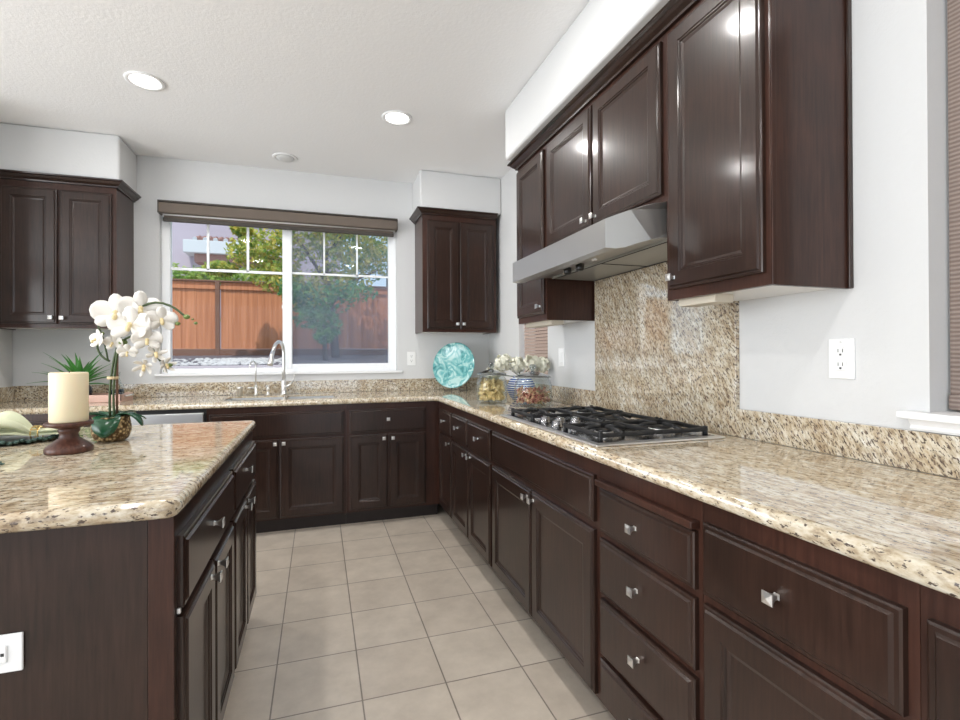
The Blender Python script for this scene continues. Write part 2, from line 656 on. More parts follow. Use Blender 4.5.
# right wall with a wide window near the camera and a narrow one in the corner
RY0, RY1, RZ0, RZ1 = -0.75, 0.828, 1.065, 2.30
SY0, SY1, SZ0, SZ1 = 2.985, 3.475, 1.05, 2.30
mb = MB()
X2 = XW + 0.15
mb.box(XW, X2, YE, RY0, 0, CZ).box(XW, X2, RY1, SY0, 0, CZ).box(XW, X2, SY1, YW, 0, CZ)
for a, b_, c, d in ((RY0, RY1, RZ0, RZ1), (SY0, SY1, SZ0, SZ1)):
    mb.box(XW, X2, a, b_, 0, c).box(XW, X2, a, b_, d, CZ)
struct('wall_right', mb, 'wall')
struct('wall_left', MB().box(-2.17, -2.02, 3.30, YW, 0, CZ, 0.012), 'wall')
mb = MB().box(XE - 0.1, XE, YE, YW + 0.15, 0, 0.4).box(XE - 0.1, XE, YE, YW + 0.15, 2.45, CZ)
mb.box(XE - 0.1, XE, YE, -2.2, 0.4, 2.45).box(XE - 0.1, XE, 2.5, YW, 0.4, 2.45)
struct('wall_far_left', mb, 'wall')
mb = MB().box(XE, XW + 0.15, YE - 0.1, YE, 2.45, CZ).box(XE, -4.3, YE - 0.1, YE, 0, 2.45).box(1.0, XW + 0.15, YE - 0.1, YE, 0, 2.45)
struct('wall_front', mb, 'wall')
struct('wall_far_back', MB().box(XE, -2.17, YW, YW + 0.15, 0, CZ), 'wall')
# soffits above the cabinets, with rounded corners
SZB = 2.402
struct('trim_1', MB().box(-2.019, -1.277, 3.84, YW - 0.001, SZB, CZ - 0.001, 0.014, 3), 'wall')
struct('trim_2', MB().box(0.778, XW - 0.001, 3.84, YW - 0.001, SZB, CZ - 0.001, 0.014, 3), 'wall')
struct('trim_3', MB().box(1.087, XW - 0.001, 0.98, 2.768, SZB, CZ - 0.001, 0.014, 3), 'wall')

# ------------------------------------------------------------------ sink window
win = thing('window_1', None, None, (-0.25, 4.24, WZ0), kind='structure')
Y0, Y1 = 4.225, 4.285
mb = MB()
mb.box(WX0, WX0 + 0.058, Y0, Y1, WZ0, WZ1, 0.004).box(WX1 - 0.062, WX1, Y0, Y1, WZ0, WZ1, 0.004)
mb.box(WX0 + 0.0575, WX1 - 0.0615, Y0 + 0.001, Y1 - 0.001, WZ0, WZ0 + 0.038, 0.003).box(WX0 + 0.0575, WX1 - 0.0615, Y0 + 0.001, Y1 - 0.001, WZ1 - 0.05, WZ1, 0.003)
mb.build('window_frame', 'vinyl', win)
mb = MB().box(-0.278, -0.206, Y0 - 0.006, Y1, WZ0 + 0.03, WZ1 - 0.04, 0.005)
mb.build('meeting_stile', 'vinyl', win)
mb = MB()
mb.box(-0.206, 0.58, Y0 + 0.004, Y1 - 0.01, WZ0 + 0.036, WZ0 + 0.066, 0.003).box(-0.206, 0.58, Y0 + 0.004, Y1 - 0.01, WZ1 - 0.08, WZ1 - 0.045, 0.003)
mb.build('sliding_sash', 'vinyl', win)
mb = MB()
ym = 4.252
mb.box(-1.08, -0.275, ym - 0.006, ym + 0.006, 1.880, 1.900)
mb.box(-0.21, 0.58, ym - 0.006, ym + 0.006, 1.888, 1.904)
for x in (-0.822, -0.537):
    mb.box(x - 0.009, x + 0.009, ym - 0.006, ym + 0.006, 1.89, WZ1 - 0.04)
for x in (0.046, 0.314):
    mb.box(x - 0.007, x + 0.007, ym - 0.006, ym + 0.006, 1.89, WZ1 - 0.04)
mb.build('muntin_grid', 'vinyl', win)
MB().box(-1.08, -0.275, 4.262, 4.266, WZ0 + 0.035, WZ1 - 0.045).box(-0.21, 0.58, 4.262, 4.266, WZ0 + 0.06, WZ1 - 0.045).build('pane', 'glass', win)
MB().box(-0.21, 0.58, 4.276, 4.278, WZ0 + 0.06, WZ1 - 0.045).build('insect_screen', 'screen', win)
MB().box(WX0 + 0.001, WX1 - 0.001, YW - 0.0004, Y0, WZ0 + 0.0004, WZ0 + 0.002).box(WX0 - 0.03, WX1 + 0.045, YW - 0.022, YW - 0.0005, WZ0 - 0.016, WZ0 + 0.002, 0.003).build('window_sill', 'trim', win)
MB().box(-0.283, -0.272, Y0 - 0.014, Y0 - 0.007, 1.60, 1.63, 0.002).build('latch', 'plastic', win)

t = thing('roller_shade', 'taupe roller shade raised over the wide window above the sink', 'window shade', (-0.24, 4.12, 2.225))
MB().box(-1.118, 0.632, 4.085, YW - 0.001, 2.275, 2.352, 0.008, 3).build('valance', 'valance', t)
MB().box(-1.122, 0.636, 4.080, YW - 0.001, 2.352, 2.366, 0.003).build('top_cap', 'shade_edge', t)
MB().box(-1.123, -1.115, 4.083, YW - 0.001, 2.272, 2.355, 0.002).build('end_cap', 'shade_edge', t)
MB().box(0.629, 0.637, 4.083, YW - 0.001, 2.272, 2.355, 0.002).build('end_cap', 'shade_edge', t)
MB().tube([(-1.10, 4.14, 2.285), (0.62, 4.14, 2.285)], 0.018, 14).build('fabric_roll', 'under', t)
MB().box(-1.102, 0.61, 4.128, 4.152, 2.222, 2.252, 0.006).build('bottom_rail', 'shade_edge', t)
MB().box(-1.095, 0.605, 4.139, 4.142, 2.25, 2.285).build('fabric', 'valance', t)
mb = MB()
mb.tube([(0.622, 4.15, 2.275), (0.622, 4.15, 2.20)], 0.003, 6)
mb.ball((0.622, 4.15, 2.195), 0.008)
mb.build('pull_chain', 'plastic', t)

# right window near the camera
win2 = thing('window_2', None, None, (1.56, 0.05, RZ0), kind='structure')
mb = MB()
mb.box(1.575, 1.615, RY1 - 0.05, RY1, RZ0, RZ1).box(1.575, 1.615, RY0, RY0 + 0.05, RZ0, RZ1).box(1.575, 1.615, RY0, RY1, RZ0, RZ0 + 0.05).box(1.575, 1.615, RY0, RY1, RZ1 - 0.05, RZ1)
mb.build('window_frame', 'vinyl', win2)
MB().box(1.593, 1.597, RY0 + 0.04, RY1 - 0.04, RZ0 + 0.04, RZ1 - 0.04).build('pane', 'glass', win2)
mb = MB()
mb.box(XW - 0.0004, 1.575, RY0 + 0.001, RY1 - 0.001, RZ0 + 0.0003, RZ0 + 0.0015).box(1.440, XW - 0.0005, RY0 - 0.05, RY1 + 0.055, RZ0 - 0.018, RZ0 + 0.0015, 0.004)
mb.build('window_sill', 'trim', win2)
mb = MB()
mb.poly_prism([(XW - 0.0005, 1.0175), (XW - 0.012, 1.0175), (XW - 0.016, 1.024), (XW - 0.012, 1.03), (XW - 0.024, 1.047), (XW - 0.0005, 1.047)], 'y', RY0 - 0.03, RY1 + 0.035)
mb.build('sill_apron', 'trim', win2)
t = thing('woven_shade', 'brown woven shade in the tall window at the right edge', 'window shade', (1.55, 0.03, 1.068))
MB().box(1.546, 1.552, RY0 + 0.004, RY1 - 0.006, 1.10, RZ1 - 0.03).build('fabric', 'woven_brown', t)
MB().box(1.538, 1.560, RY0 + 0.004, RY1 - 0.003, 1.070, 1.112, 0.008, 3).build('bottom_rail', 'woven_brown', t)
MB().box(1.535, 1.572, RY0 + 0.004, RY1 - 0.003, RZ1 - 0.06, RZ1 - 0.001, 0.004).build('head_rail', 'shade_edge', t)

win3 = thing('window_3', None, None, (1.56, 3.23, SZ0), kind='structure')
mb = MB()
mb.box(1.56, 1.61, SY1 - 0.03, SY1, SZ0, SZ1).box(1.56, 1.61, SY0, SY0 + 0.03, SZ0, SZ1).box(1.56, 1.61, SY0, SY1, SZ0, SZ0 + 0.04).box(1.56, 1.61, SY0, SY1, SZ1 - 0.04, SZ1)
mb.build('window_frame', 'vinyl', win3)
MB().box(1.585, 1.589, SY0 + 0.02, SY1 - 0.02, SZ0 + 0.03, SZ1 - 0.03).build('pane', 'glass', win3)
MB().box(XW - 0.02, 1.56, SY0, SY1, SZ0 - 0.001, SZ0 + 0.014, 0.003).build('window_sill', 'trim', win3)
t = thing('slat_blind', 'tan horizontal slat blind in the narrow corner window', 'window blind', (1.52, 3.23, SZ0 + 0.02))
mb = MB()
z = SZ0 + 0.035
while z < SZ1 - 0.05:
    mb.poly_prism([(1.512, z), (1.5145, z), (1.5265, z + 0.0215), (1.524, z + 0.0215)], 'y', SY0 + 0.006, SY1 - 0.006)
    z += 0.0235
mb.build('slats', 'slat', t)
MB().box(1.508, 1.53, SY0 + 0.004, SY1 - 0.004, SZ0 + 0.016, SZ0 + 0.034, 0.002).build('bottom_rail', 'slat', t)
MB().box(1.500, 1.54, SY0 + 0.004, SY1 - 0.004, SZ1 - 0.05, SZ1 - 0.002, 0.002).build('head_rail', 'slat', t)

# ------------------------------------------------------------------ cabinets
DOOR = [(0, 0.0), (0, 0.012), (0.004, 0.0145), (0.009, 0.0145), (0.013, 0.020), (0.056, 0.020), (0.0585, 0.0165), (0.063, 0.0165), (0.066, 0.012), (0.069, 0.012), (0.077, 0.0095)]
SLAB = [(0, 0.0), (0, 0.012), (0.004, 0.0145), (0.011, 0.0145), (0.016, 0.020)]


def knob(parent, p, n):
    """flared square knob at the point p on a front, pointing along n"""
    prof = [(0.0085, 0.0), (0.0062, 0.004), (0.0068, 0.009), (0.0095, 0.0145), (0.0135, 0.0195), (0.0170, 0.0235), (0.0165, 0.0255), (0.0, 0.0285)]
    mb = MB()
    mb.lathe([(r * 1.0, h) for r, h in prof], p, axis=n, seg=4, rot0=PI / 4, smooth=False)
    return mb.build('knob', 'chrome', parent)


class Run:
    """fronts standing on one vertical plane; a = coordinate along the plane, sign = direction of viewer's right"""

    def __init__(self, kind):
        self.k = kind

    def mat(self, a_lo, a_hi, z):
        if self.k[0] == 'right':     # plane x = const, faces -x, viewer's right is -y
            return frame_mat((self.k[1], a_hi, z), (0, -1, 0), (-1, 0, 0))
        if self.k[0] == 'back':      # plane y = const, faces -y
            return frame_mat((a_lo, self.k[1], z), (1, 0, 0), (0, -1, 0))
        return frame_mat((self.k[1], a_lo, z), (0, 1, 0), (1, 0, 0))

    def front(self, root, name, a_lo, a_hi, z0, z1, rings, knob_at=None):
        W, H = a_hi - a_lo, z1 - z0
        mt = self.mat(a_lo, a_hi, z0)
        o = MB().rings_panel(W, H, rings, mt).build(name, 'espresso', root)
        if knob_at is not None:
            ka, kz = knob_at
            if self.k[0] == 'right':
                p = (self.k[1] - 0.020, ka, kz); n = (-1, 0, 0)
            elif self.k[0] == 'back':
                p = (ka, self.k[1] - 0.020, kz); n = (0, -1, 0)
            else:
                p = (self.k[1] + 0.020, ka, kz); n = (1, 0, 0)
            knob(o, p, n)
        return o


R = Run(('right', 0.865))
B = Run(('back', 3.57))
I = Run(('isl', -0.297))
ZD0, ZD1, ZP0, ZP1 = 0.112, 0.646, 0.664, 0.824


def base_right(label, y0, y1, group='base cabinets along the right wall'):
    t = thing('base_cabinet', label, 'cabinet', ((0.865 + 1.45) / 2, (y0 + y1) / 2, 0), group)
    MB().box(0.865, 1.4565, y0 + 0.0004, y1 - 0.0004, 0.10, 0.8735).build('cabinet_body', 'espresso_frame', t)
    MB().box(0.94, 0.955, y0 + 0.0004, y1 - 0.0004, 0.0005, 0.0995).build('toe_kick', 'toe', t)
    return t


t = base_right('dark wood base cabinet in the far right corner, one narrow drawer and door', 3.172, 4.160)
R.front(t, 'drawer', 3.182, 3.520, ZP0, ZP1, SLAB, (3.35, 0.752))
R.front(t, 'door', 3.182, 3.520, ZD0, ZD1, DOOR, (3.215, 0.614))
t = base_right('dark wood base cabinet below the glass jars with two small drawers', 2.378, 3.172)
R.front(t, 'drawer', 2.812, 3.158, ZP0, ZP1, SLAB, (3.005, 0.752))
R.front(t, 'drawer', 2.398, 2.800, ZP0, ZP1, SLAB, (2.587, 0.750))
R.front(t, 'door', 2.785, 3.158, ZD0, ZD1, DOOR, (2.815, 0.616))
R.front(t, 'door', 2.398, 2.779, ZD0, ZD1, DOOR, (2.735, 0.616))
t = base_right('wide dark wood base cabinet directly under the gas cooktop', 1.376, 2.378)
R.front(t, 'false_drawer_front', 1.395, 2.366, ZP0 + 0.008, ZP1, SLAB)
R.front(t, 'door', 1.884, 2.366, ZD0, ZD1, DOOR, (1.912, 0.614))
R.front(t, 'door', 1.395, 1.878, ZD0, ZD1, DOOR, (1.848, 0.614))
t = base_right('dark wood stack of four drawers with a pull-out board on top', 0.935, 1.376)
R.front(t, 'drawer', 0.949, 1.360, 0.655, 0.793, SLAB, (1.168, 0.728))
R.front(t, 'drawer', 0.949, 1.360, 0.462, 0.634, SLAB, (1.163, 0.555))
R.front(t, 'drawer', 0.949, 1.360, 0.268, 0.442, SLAB, (1.158, 0.365))
R.front(t, 'drawer', 0.949, 1.360, 0.112, 0.252, SLAB, (1.155, 0.19))
MB().box(0.838, 0.8645, 0.944, 1.368, 0.800, 0.819, 0.003).build('pull_out_board', 'espresso_frame', t)
t = base_right('dark wood base cabinet at the lower right with one wide drawer over a door', 0.499, 0.935)
R.front(t, 'drawer', 0.515, 0.922, 0.658, ZP1, SLAB, (0.724, 0.746))
R.front(t, 'door', 0.515, 0.922, ZD0, ZD1 - 0.01, DOOR, (0.56, 0.60))
t = base_right('dark wood base cabinet cut off by the right edge of the picture', -0.35, 0.499)
R.front(t, 'drawer', 0.10, 0.484, 0.658, ZP1, SLAB, (0.29, 0.746))
R.front(t, 'drawer', -0.32, 0.085, 0.658, ZP1, SLAB, (-0.12, 0.746))
R.front(t, 'door', 0.10, 0.484, ZD0, ZD1 - 0.01, DOOR, (0.13, 0.60))
R.front(t, 'door', -0.32, 0.085, ZD0, ZD1 - 0.01, DOOR, (0.05, 0.60))


def base_back(label, x0, x1, hollow=False):
    t = thing('base_cabinet', label, 'cabinet', ((x0 + x1) / 2, 3.86, 0), 'base cabinets along the back wall')
    mb = MB()
    if hollow:
        a, c = x0 + 0.0004, x1 - 0.0004
        mb.box(a, c, 3.57, 3.588, 0.10, 0.8735).box(a, a + 0.018, 3.588, 4.16, 0.10, 0.8735).box(c - 0.018, c, 3.588, 4.16, 0.10, 0.8735)
        mb.box(a, c, 3.588, 4.16, 0.10, 0.118).box(a, c, 4.15, 4.16, 0.10, 0.8735)
    else:
        mb.box(x0 + 0.0004, x1 - 0.0004, 3.57, 4.160, 0.10, 0.8735)
    mb.build('cabinet_body', 'espresso_frame', t)
    MB().box(x0 + 0.0004, x1 - 0.0004, 3.640, 3.655, 0.0005, 0.0995).build('toe_kick', 'toe', t)
    return t


t = base_back('dark wood base cabinet right of the sink, one drawer over two doors', 0.185, 0.8645)
B.front(t, 'drawer', 0.208, 0.757, ZP0, 0.832, SLAB, (0.478, 0.758))
B.front(t, 'door', 0.208, 0.475, 0.118, 0.648, DOOR, (0.447, 0.621))
B.front(t, 'door', 0.484, 0.757, 0.118, 0.648, DOOR, (0.511, 0.620))
t = base_back('dark wood base cabinet under the sink with two knobbed doors', -0.702, 0.185, True)
B.front(t, 'false_drawer_front', -0.685, 0.168, ZP0, 0.832, SLAB)
B.front(t, 'door', -0.685, -0.262, 0.112, 0.648, DOOR, (-0.282, 0.621))
B.front(t, 'door', -0.254, 0.168, 0.112, 0.648, DOOR, (-0.228, 0.623))
t = base_back('dark wood base cabinet in the far left corner behind the candle', -2.019, -1.315)
B.front(t, 'drawer', -2.0, -1.66, ZP0, 0.832, SLAB, (-1.83, 0.758))
B.front(t, 'drawer', -1.65, -1.335, ZP0, 0.832, SLAB, (-1.49, 0.758))
B.front(t, 'door', -2.0, -1.66, 0.112, 0.648, DOOR, (-1.69, 0.621))
B.front(t, 'door', -1.65, -1.335, 0.112, 0.648, DOOR, (-1.62, 0.621))

t = thing('dishwasher', 'stainless steel dishwasher half hidden behind the island', 'dishwasher', (-1.01, 3.85, 0))
MB().box(-1.314, -0.703, 3.575, 4.15, 0.10, 0.872).build('tub', 'black', t)
MB().box(-1.310, -0.716, 3.548, 3.5745, 0.115, 0.765, 0.004).build('door', 'steel', t)
MB().box(-1.310, -0.716, 3.545, 3.5745, 0.770, 0.848, 0.004).build('control_panel', 'steel', t)
mb = MB().tube([(-1.27, 3.53, 0.752), (-1.27, 3.512, 0.752), (-0.756, 3.512, 0.752), (-0.756, 3.53, 0.752), (-0.756, 3.549, 0.752)], 0.008, 10)
mb.tube([(-1.27, 3.549, 0.752), (-1.27, 3.512, 0.752)], 0.008, 10)
mb.build('handle', 'chrome', t)
MB().box(-1.31, -0.716, 3.64, 3.655, 0.0005, 0.0995).build('toe_kick', 'black', t)

# island
IX, IY0, IY1 = -0.282, 1.160, 2.517
t = thing('kitchen_island', 'dark wood kitchen island with drawers and doors facing the aisle', 'kitchen island', (-1.02, 1.84, 0))
MB().box(-1.74, -0.297, 1.196, 2.485, 0.10, 0.8735).build('cabinet_body', 'espresso', t)
MB().box(-0.345, -0.2965, 1.188, 1.1955, 0.0005, 0.8735, 0.001).build('corner_post', 'espresso_frame', t)
MB().box(-1.74, -0.346, 1.189, 1.1955, 0.0005, 0.8735).build('end_panel', 'espresso', t)
MB().box(-1.68, -0.375, 1.197, 2.42, 0.0005, 0.0995).build('toe_kick', 'toe', t)
I.front(t, 'drawer', 1.212, 1.846, ZP0, 0.823, SLAB, (1.50, 0.755))
I.front(t, 'drawer', 1.866, 2.462, ZP0, 0.823, SLAB, (2.12, 0.765))
I.front(t, 'door', 1.212, 1.526, 0.112, 0.646, DOOR, (1.462, 0.622))
I.front(t, 'door', 1.532, 1.846, 0.112, 0.646, DOOR, (1.556, 0.622))
I.front(t, 'door', 1.866, 2.160, 0.112, 0.646, DOOR, (2.10, 0.622))
I.front(t, 'door', 2.166, 2.462, 0.112, 0.646, DOOR, (2.19, 0.622))
mb = MB().box(-0.2955, -0.288, 1.203, 1.211, 0.657, 0.668, 0.001)
mb.build('hinge', 'steel', t)


def upper(label, x0, x1, y0, y1, z0, z1, face, group=None):
    t = thing('wall_cabinet', label, 'cabinet', ((x0 + x1) / 2, (y0 + y1) / 2, z0), group)
    zb = z0 + 0.012
    MB().box(x0, x1, y0, y1, zb, z1).build('cabinet_body', 'espresso_frame', t)
    mb = MB()
    if face == 'right':
        mb.box(x0, x0 + 0.018, y0, y1, z0, zb).box(x0 + 0.018, x1, y0, y0 + 0.014, z0, zb).box(x0 + 0.018, x1, y1 - 0.014, y1, z0, zb)
        mb.build('bottom_rail', 'espresso_frame', t)
        MB().box(x0 + 0.019, x1, y0 + 0.015, y1 - 0.015, z0 + 0.006, zb - 0.0002).build('underside', 'under', t)
    else:
        mb.box(x0, x1, y0, y0 + 0.018, z0, zb).box(x0, x0 + 0.014, y0 + 0.018, y1, z0, zb).box(x1 - 0.014, x1, y0 + 0.018, y1, z0, zb)
        mb.build('bottom_rail', 'espresso_frame', t)
        MB().box(x0 + 0.015, x1 - 0.015, y0 + 0.019, y1, z0 + 0.006, zb - 0.0002).build('underside', 'under', t)
    return t


UR = Run(('right', 1.175))
UB = Run(('back', 3.860))
ZU = 2.355
g = 'wall cabinets along the right wall'
XB = XW - 0.001
t = upper('tall dark wall cabinet on the right wall nearest the corner window', 1.175, XB, 2.381, 2.772, 1.405, ZU, 'right', g)
UR.front(t, 'door', 2.397, 2.762, 1.440, 2.332, DOOR, (2.43, 1.482))
t = upper('short dark wall cabinet with two doors above the range hood', 1.175, XB, 1.4305, 2.3805, 1.7575, ZU, 'right', g)
UR.front(t, 'door', 1.911, 2.350, 1.790, 2.332, DOOR, (1.945, 1.822))
UR.front(t, 'door', 1.447, 1.896, 1.785, 2.332, DOOR, (1.866, 1.822))
t = upper('tall dark wall cabinet right of the hood, side panel facing the camera', 1.175, XB, 1.016, 1.430, 1.405, ZU, 'right', g)
UR.front(t, 'door', 1.032, 1.408, 1.440, 2.332, DOOR, (1.375, 1.478))
MB().box(1.460, XB, 1.008, 1.0155, 1.405, ZU, 0.002).build('scribe_strip', 'espresso', t)
MB().box(1.176, 1.192, 1.0125, 1.0155, 1.405, ZU, 0.001).build('stile_edge', 'espresso_frame', t)


def crown(label, x0, x1, y0, y1, sides):
    prof = [(0.0, 2.3555), (0.010, 2.3555), (0.012, 2.364), (0.026, 2.374), (0.034, 2.383), (0.036, 2.387), (0.047, 2.392), (0.049, 2.4005), (0.0, 2.4005)]
    mb = MB()
    bm = mb.bm
    rings = []
    for o_, z in prof:
        a, b_ = x0 - (o_ if 'l' in sides else 0), x1 + (o_ if 'r' in sides else 0)
        c, d = y0 - (o_ if 'f' in sides else 0), y1 + (o_ if 'b' in sides else 0)
        rings.append([bm.verts.new(p) for p in ((a, c, z), (b_, c, z), (b_, d, z), (a, d, z))])
    for A, Bq in zip(rings, rings[1:]):
        for k in range(4):
            bm.faces.new((A[k], A[(k + 1) % 4], Bq[(k + 1) % 4], Bq[k]))
    bm.faces.new(rings[0])
    bm.faces.new(rings[-1])
    o = mb.build('crown_molding', 'espresso')
    return tag(o, label, 'molding')


crown('dark crown molding along the top of the right wall cabinets', 1.172, XB, 1.016, 2.772, 'lfb')
g = 'two-door wall cabinets on the back wall'
t = upper('two-door dark wall cabinet right of the sink window', 0.800, 1.432, 3.860, YW - 0.001, 1.405, ZU, 'back', g)
UB.front(t, 'door', 0.838, 1.104, 1.432, 2.312, DOOR, (1.083, 1.472))
UB.front(t, 'door', 1.115, 1.404, 1.432, 2.312, DOOR, (1.136, 1.472))
crown('dark crown molding on the cabinet right of the sink window', 0.800, 1.432, 3.857, YW - 0.001, 'lf')
t = upper('two-door dark wall cabinet left of the sink window, above the orchid', -2.0185, -1.300, 3.860, YW - 0.001, 1.405, ZU, 'back', g)
UB.front(t, 'door', -1.93, -1.629, 1.432, 2.312, DOOR, (-1.655, 1.473))
UB.front(t, 'door', -1.615, -1.326, 1.432, 2.312, DOOR, (-1.594, 1.471))
crown('dark crown molding on the cabinet left of the sink window', -2.0185, -1.300, 3.857, YW - 0.001, 'rf')
for lab, y0, y1, xx in (('beige light bar under the wall cabinet nearest the corner window', 2.41, 2.757, 1.215), ('beige light bar under the wall cabinet right of the hood', 1.245, 1.41, 1.205)):
    o = MB().box(xx, xx + 0.075, y0, y1, 1.383, 1.4105, 0.002).build('light_bar', 'beige')
    tag(o, lab, 'light')


# ------------------------------------------------------------------ counters
def arc(cx, cy, r, a0, a1, n=6):
    return [(cx + r * math.cos(math.radians(a0 + (a1 - a0) * k / n)), cy + r * math.sin(math.radians(a0 + (a1 - a0) * k / n))) for k in range(n + 1)]


def slab(pts, z0, z1, round_pred, r=0.016):
    t = bmesh.new()
    lo = [t.verts.new((p[0], p[1], z0)) for p in pts]
    hi = [t.verts.new((p[0], p[1], z1)) for p in pts]
    n = len(pts)
    t.faces.new(list(reversed(lo)))
    t.faces.new(hi)
    for i in range(n):
        t.faces.new((lo[i], lo[(i + 1) % n], hi[(i + 1) % n], hi[i]))
    bmesh.ops.recalc_face_normals(t, faces=t.faces)
    es = [e for e in t.edges if abs(e.verts[0].co.z - e.verts[1].co.z) < 1e-6 and round_pred((e.verts[0].co + e.verts[1].co) / 2)]
    bmesh.ops.bevel(t, geom=es, offset=r, segments=4, profile=0.5, affect='EDGES')
    for f in t.faces:
        if f.calc_area() < 0.09 and abs(f.normal.z) < 0.999:
            f.smooth = True
    return t


XC, YC = 0.833, 3.540
pts = [(-2.019, YW - 0.0205), (-2.019, YC), (XC - 0.02, YC)] + [(XC - 0.012, YC - 0.003), (XC - 0.003, YC - 0.012)] + [(XC, YC - 0.02), (XC, -0.36), (XW - 0.0205, -0.36), (XW - 0.0205, YW - 0.0205)]
t = slab(pts, 0.8745, 0.914, lambda c: c.y < YC + 0.01 and c.x < XC + 0.01, 0.0175)
mb = MB()
mb.merge(t)
ct = mb.build('countertop', 'granite_long', loc=(0.5, 3.5, 0.8745), recalc=False)
cut = MB().box(-0.63, -0.245, 3.655, 4.0, 0.80, 0.95, 0.0).box(-0.225, 0.115, 3.655, 4.0, 0.80, 0.95).build('cutter', 'steel')
md = ct.modifiers.new('cut', 'BOOLEAN')
md.object = cut
md.operation = 'DIFFERENCE'
bpy.context.view_layer.update()
dg = bpy.context.evaluated_depsgraph_get()
me2 = bpy.data.meshes.new_from_object(ct.evaluated_get(dg))
ct.modifiers.clear()
ct.data = me2
if len(ct.data.materials) > 1:
    ct.data.materials.pop()
bpy.data.objects.remove(cut)
tag(ct, 'L-shaped speckled granite countertop running along the back and right walls', 'countertop')

pts = [(-1.80, IY0)] + arc(IX - 0.03, IY0 + 0.03, 0.03, -90, 0) + arc(IX - 0.03, IY1 - 0.03, 0.03, 0, 90) + [(-1.80, IY1)]
mb = MB()
mb.merge(slab(pts, 0.8745, 0.914, lambda c: True, 0.0175))
o = mb.build('island_countertop', 'granite', loc=(-1.0, 1.84, 0.8745), recalc=False)
tag(o, 'polished speckled granite slab on top of the dark island', 'countertop')

o = MB().box(-2.0, XW - 0.0205, YW - 0.020, YW - 0.0005, 0.9145, 1.016, 0.002).build('backsplash', 'granite_splash')
tag(o, 'low granite backsplash strip behind the sink on the back wall', 'backsplash')
o = MB().box(-2.0195, -2.0005, 3.54, YW - 0.0005, 0.9145, 1.016, 0.002).build('backsplash', 'granite_splash')
tag(o, 'short granite backsplash strip on the left wall at the left edge', 'backsplash')
mb = MB().box(XW - 0.020, XW - 0.0005, 2.3645, YW - 0.0005, 0.9145, 1.016, 0.002)
o = mb.build('backsplash', 'granite_splash')
tag(o, 'low granite backsplash strip between the cooktop and the far right corner', 'backsplash')
o = MB().box(XW - 0.020, XW - 0.0005, -0.36, 1.411, 0.9145, 1.016, 0.002).build('backsplash', 'granite_splash')
tag(o, 'low granite backsplash strip below the wall outlet at the right', 'backsplash')
o = MB().box(XW - 0.020, XW - 0.0005, 1.4115, 2.364, 0.9145, 1.7565, 0.001).build('tall_backsplash', 'granite_splash')
tag(o, 'tall polished granite panel on the wall behind the cooktop', 'backsplash')

# ------------------------------------------------------------------ sink and faucets
t = thing('kitchen_sink', 'steel double-bowl undermount sink below the window', 'sink', (-0.26, 3.83, 0.69))
for x0, x1 in ((-0.628, -0.247), (-0.223, 0.113)):
    mb = MB()
    y0, y1, z0, z1, w_ = 3.657, 3.998, 0.70, 0.902, 0.006
    mb.box(x0, x1, y0, y1, z0, z0 + w_).box(x0, x0 + w_, y0, y1, z0, z1).box(x1 - w_, x1, y0, y1, z0, z1)
    mb.box(x0, x1, y0, y0 + w_, z0, z1).box(x0, x1, y1 - w_, y1, z0, z1)
    o = mb.build('bowl', 'steel', t)
    MB().lathe([(0.045, 0), (0.042, 0.003), (0.02, 0.001), (0, 0.001)], ((x0 + x1) / 2, 3.83, z0 + w_), seg=24).build('drain', 'chrome', o)


def bez(p0, p1, p2, p3, n=12):
    p0, p1, p2, p3 = map(Vector, (p0, p1, p2, p3))
    return [p0 * (1 - s) ** 3 + p1 * 3 * s * (1 - s) ** 2 + p2 * 3 * s * s * (1 - s) + p3 * s ** 3 for s in [k / n for k in range(n + 1)]]


ZC = 0.9145
t = thing('kitchen_faucet', 'tall gooseneck pull-down faucet in brushed nickel at the sink', 'faucet', (-0.262, 4.085, ZC))
fx, fy = -0.262, 4.085
MB().lathe([(0.027, 0), (0.027, 0.006), (0.020, 0.012), (0.0185, 0.10), (0.0175, 0.105), (0.015, 0.12)], (fx, fy, ZC), seg=24).build('base', 'chrome', t)
path = [Vector((fx, fy, ZC + 0.11)), Vector((fx, fy, ZC + 0.20)), Vector((fx, fy, 1.235))] + bez((fx, fy, 1.245), (fx, fy, 1.345), (fx - 0.045, fy - 0.13, 1.355), (fx - 0.063, fy - 0.17, 1.25), 14)
MB().tube(path, 0.0125, 14).build('neck', 'chrome', t)
e = path[-1]
MB().tube([e, e + Vector((-0.008, -0.022, -0.03)), e + Vector((-0.016, -0.04, -0.09)), e + Vector((-0.018, -0.045, -0.10))], [0.014, 0.0165, 0.022, 0.020], 16).build('spray_head', 'chrome', t)
mb = MB()
mb.tube([(fx + 0.012, fy - 0.004, ZC + 0.055), (fx + 0.045, fy - 0.02, ZC + 0.075), (fx + 0.06, fy - 0.02, ZC + 0.095)], [0.012, 0.012, 0.006], 12)
mb.tube([(fx + 0.055, fy - 0.02, ZC + 0.085), (fx + 0.075, fy - 0.02, ZC + 0.12), (fx + 0.078, fy - 0.02, ZC + 0.16)], [0.006, 0.005, 0.0045], 8)
mb.build('lever', 'chrome', t)
t = thing('water_tap', 'slim small gooseneck water tap left of the tall faucet', 'faucet', (-0.462, 4.08, ZC))
fx, fy = -0.462, 4.08
MB().lathe([(0.016, 0), (0.016, 0.004), (0.011, 0.01), (0.0105, 0.07), (0.006, 0.078)], (fx, fy, ZC), seg=18).build('base', 'chrome', t)
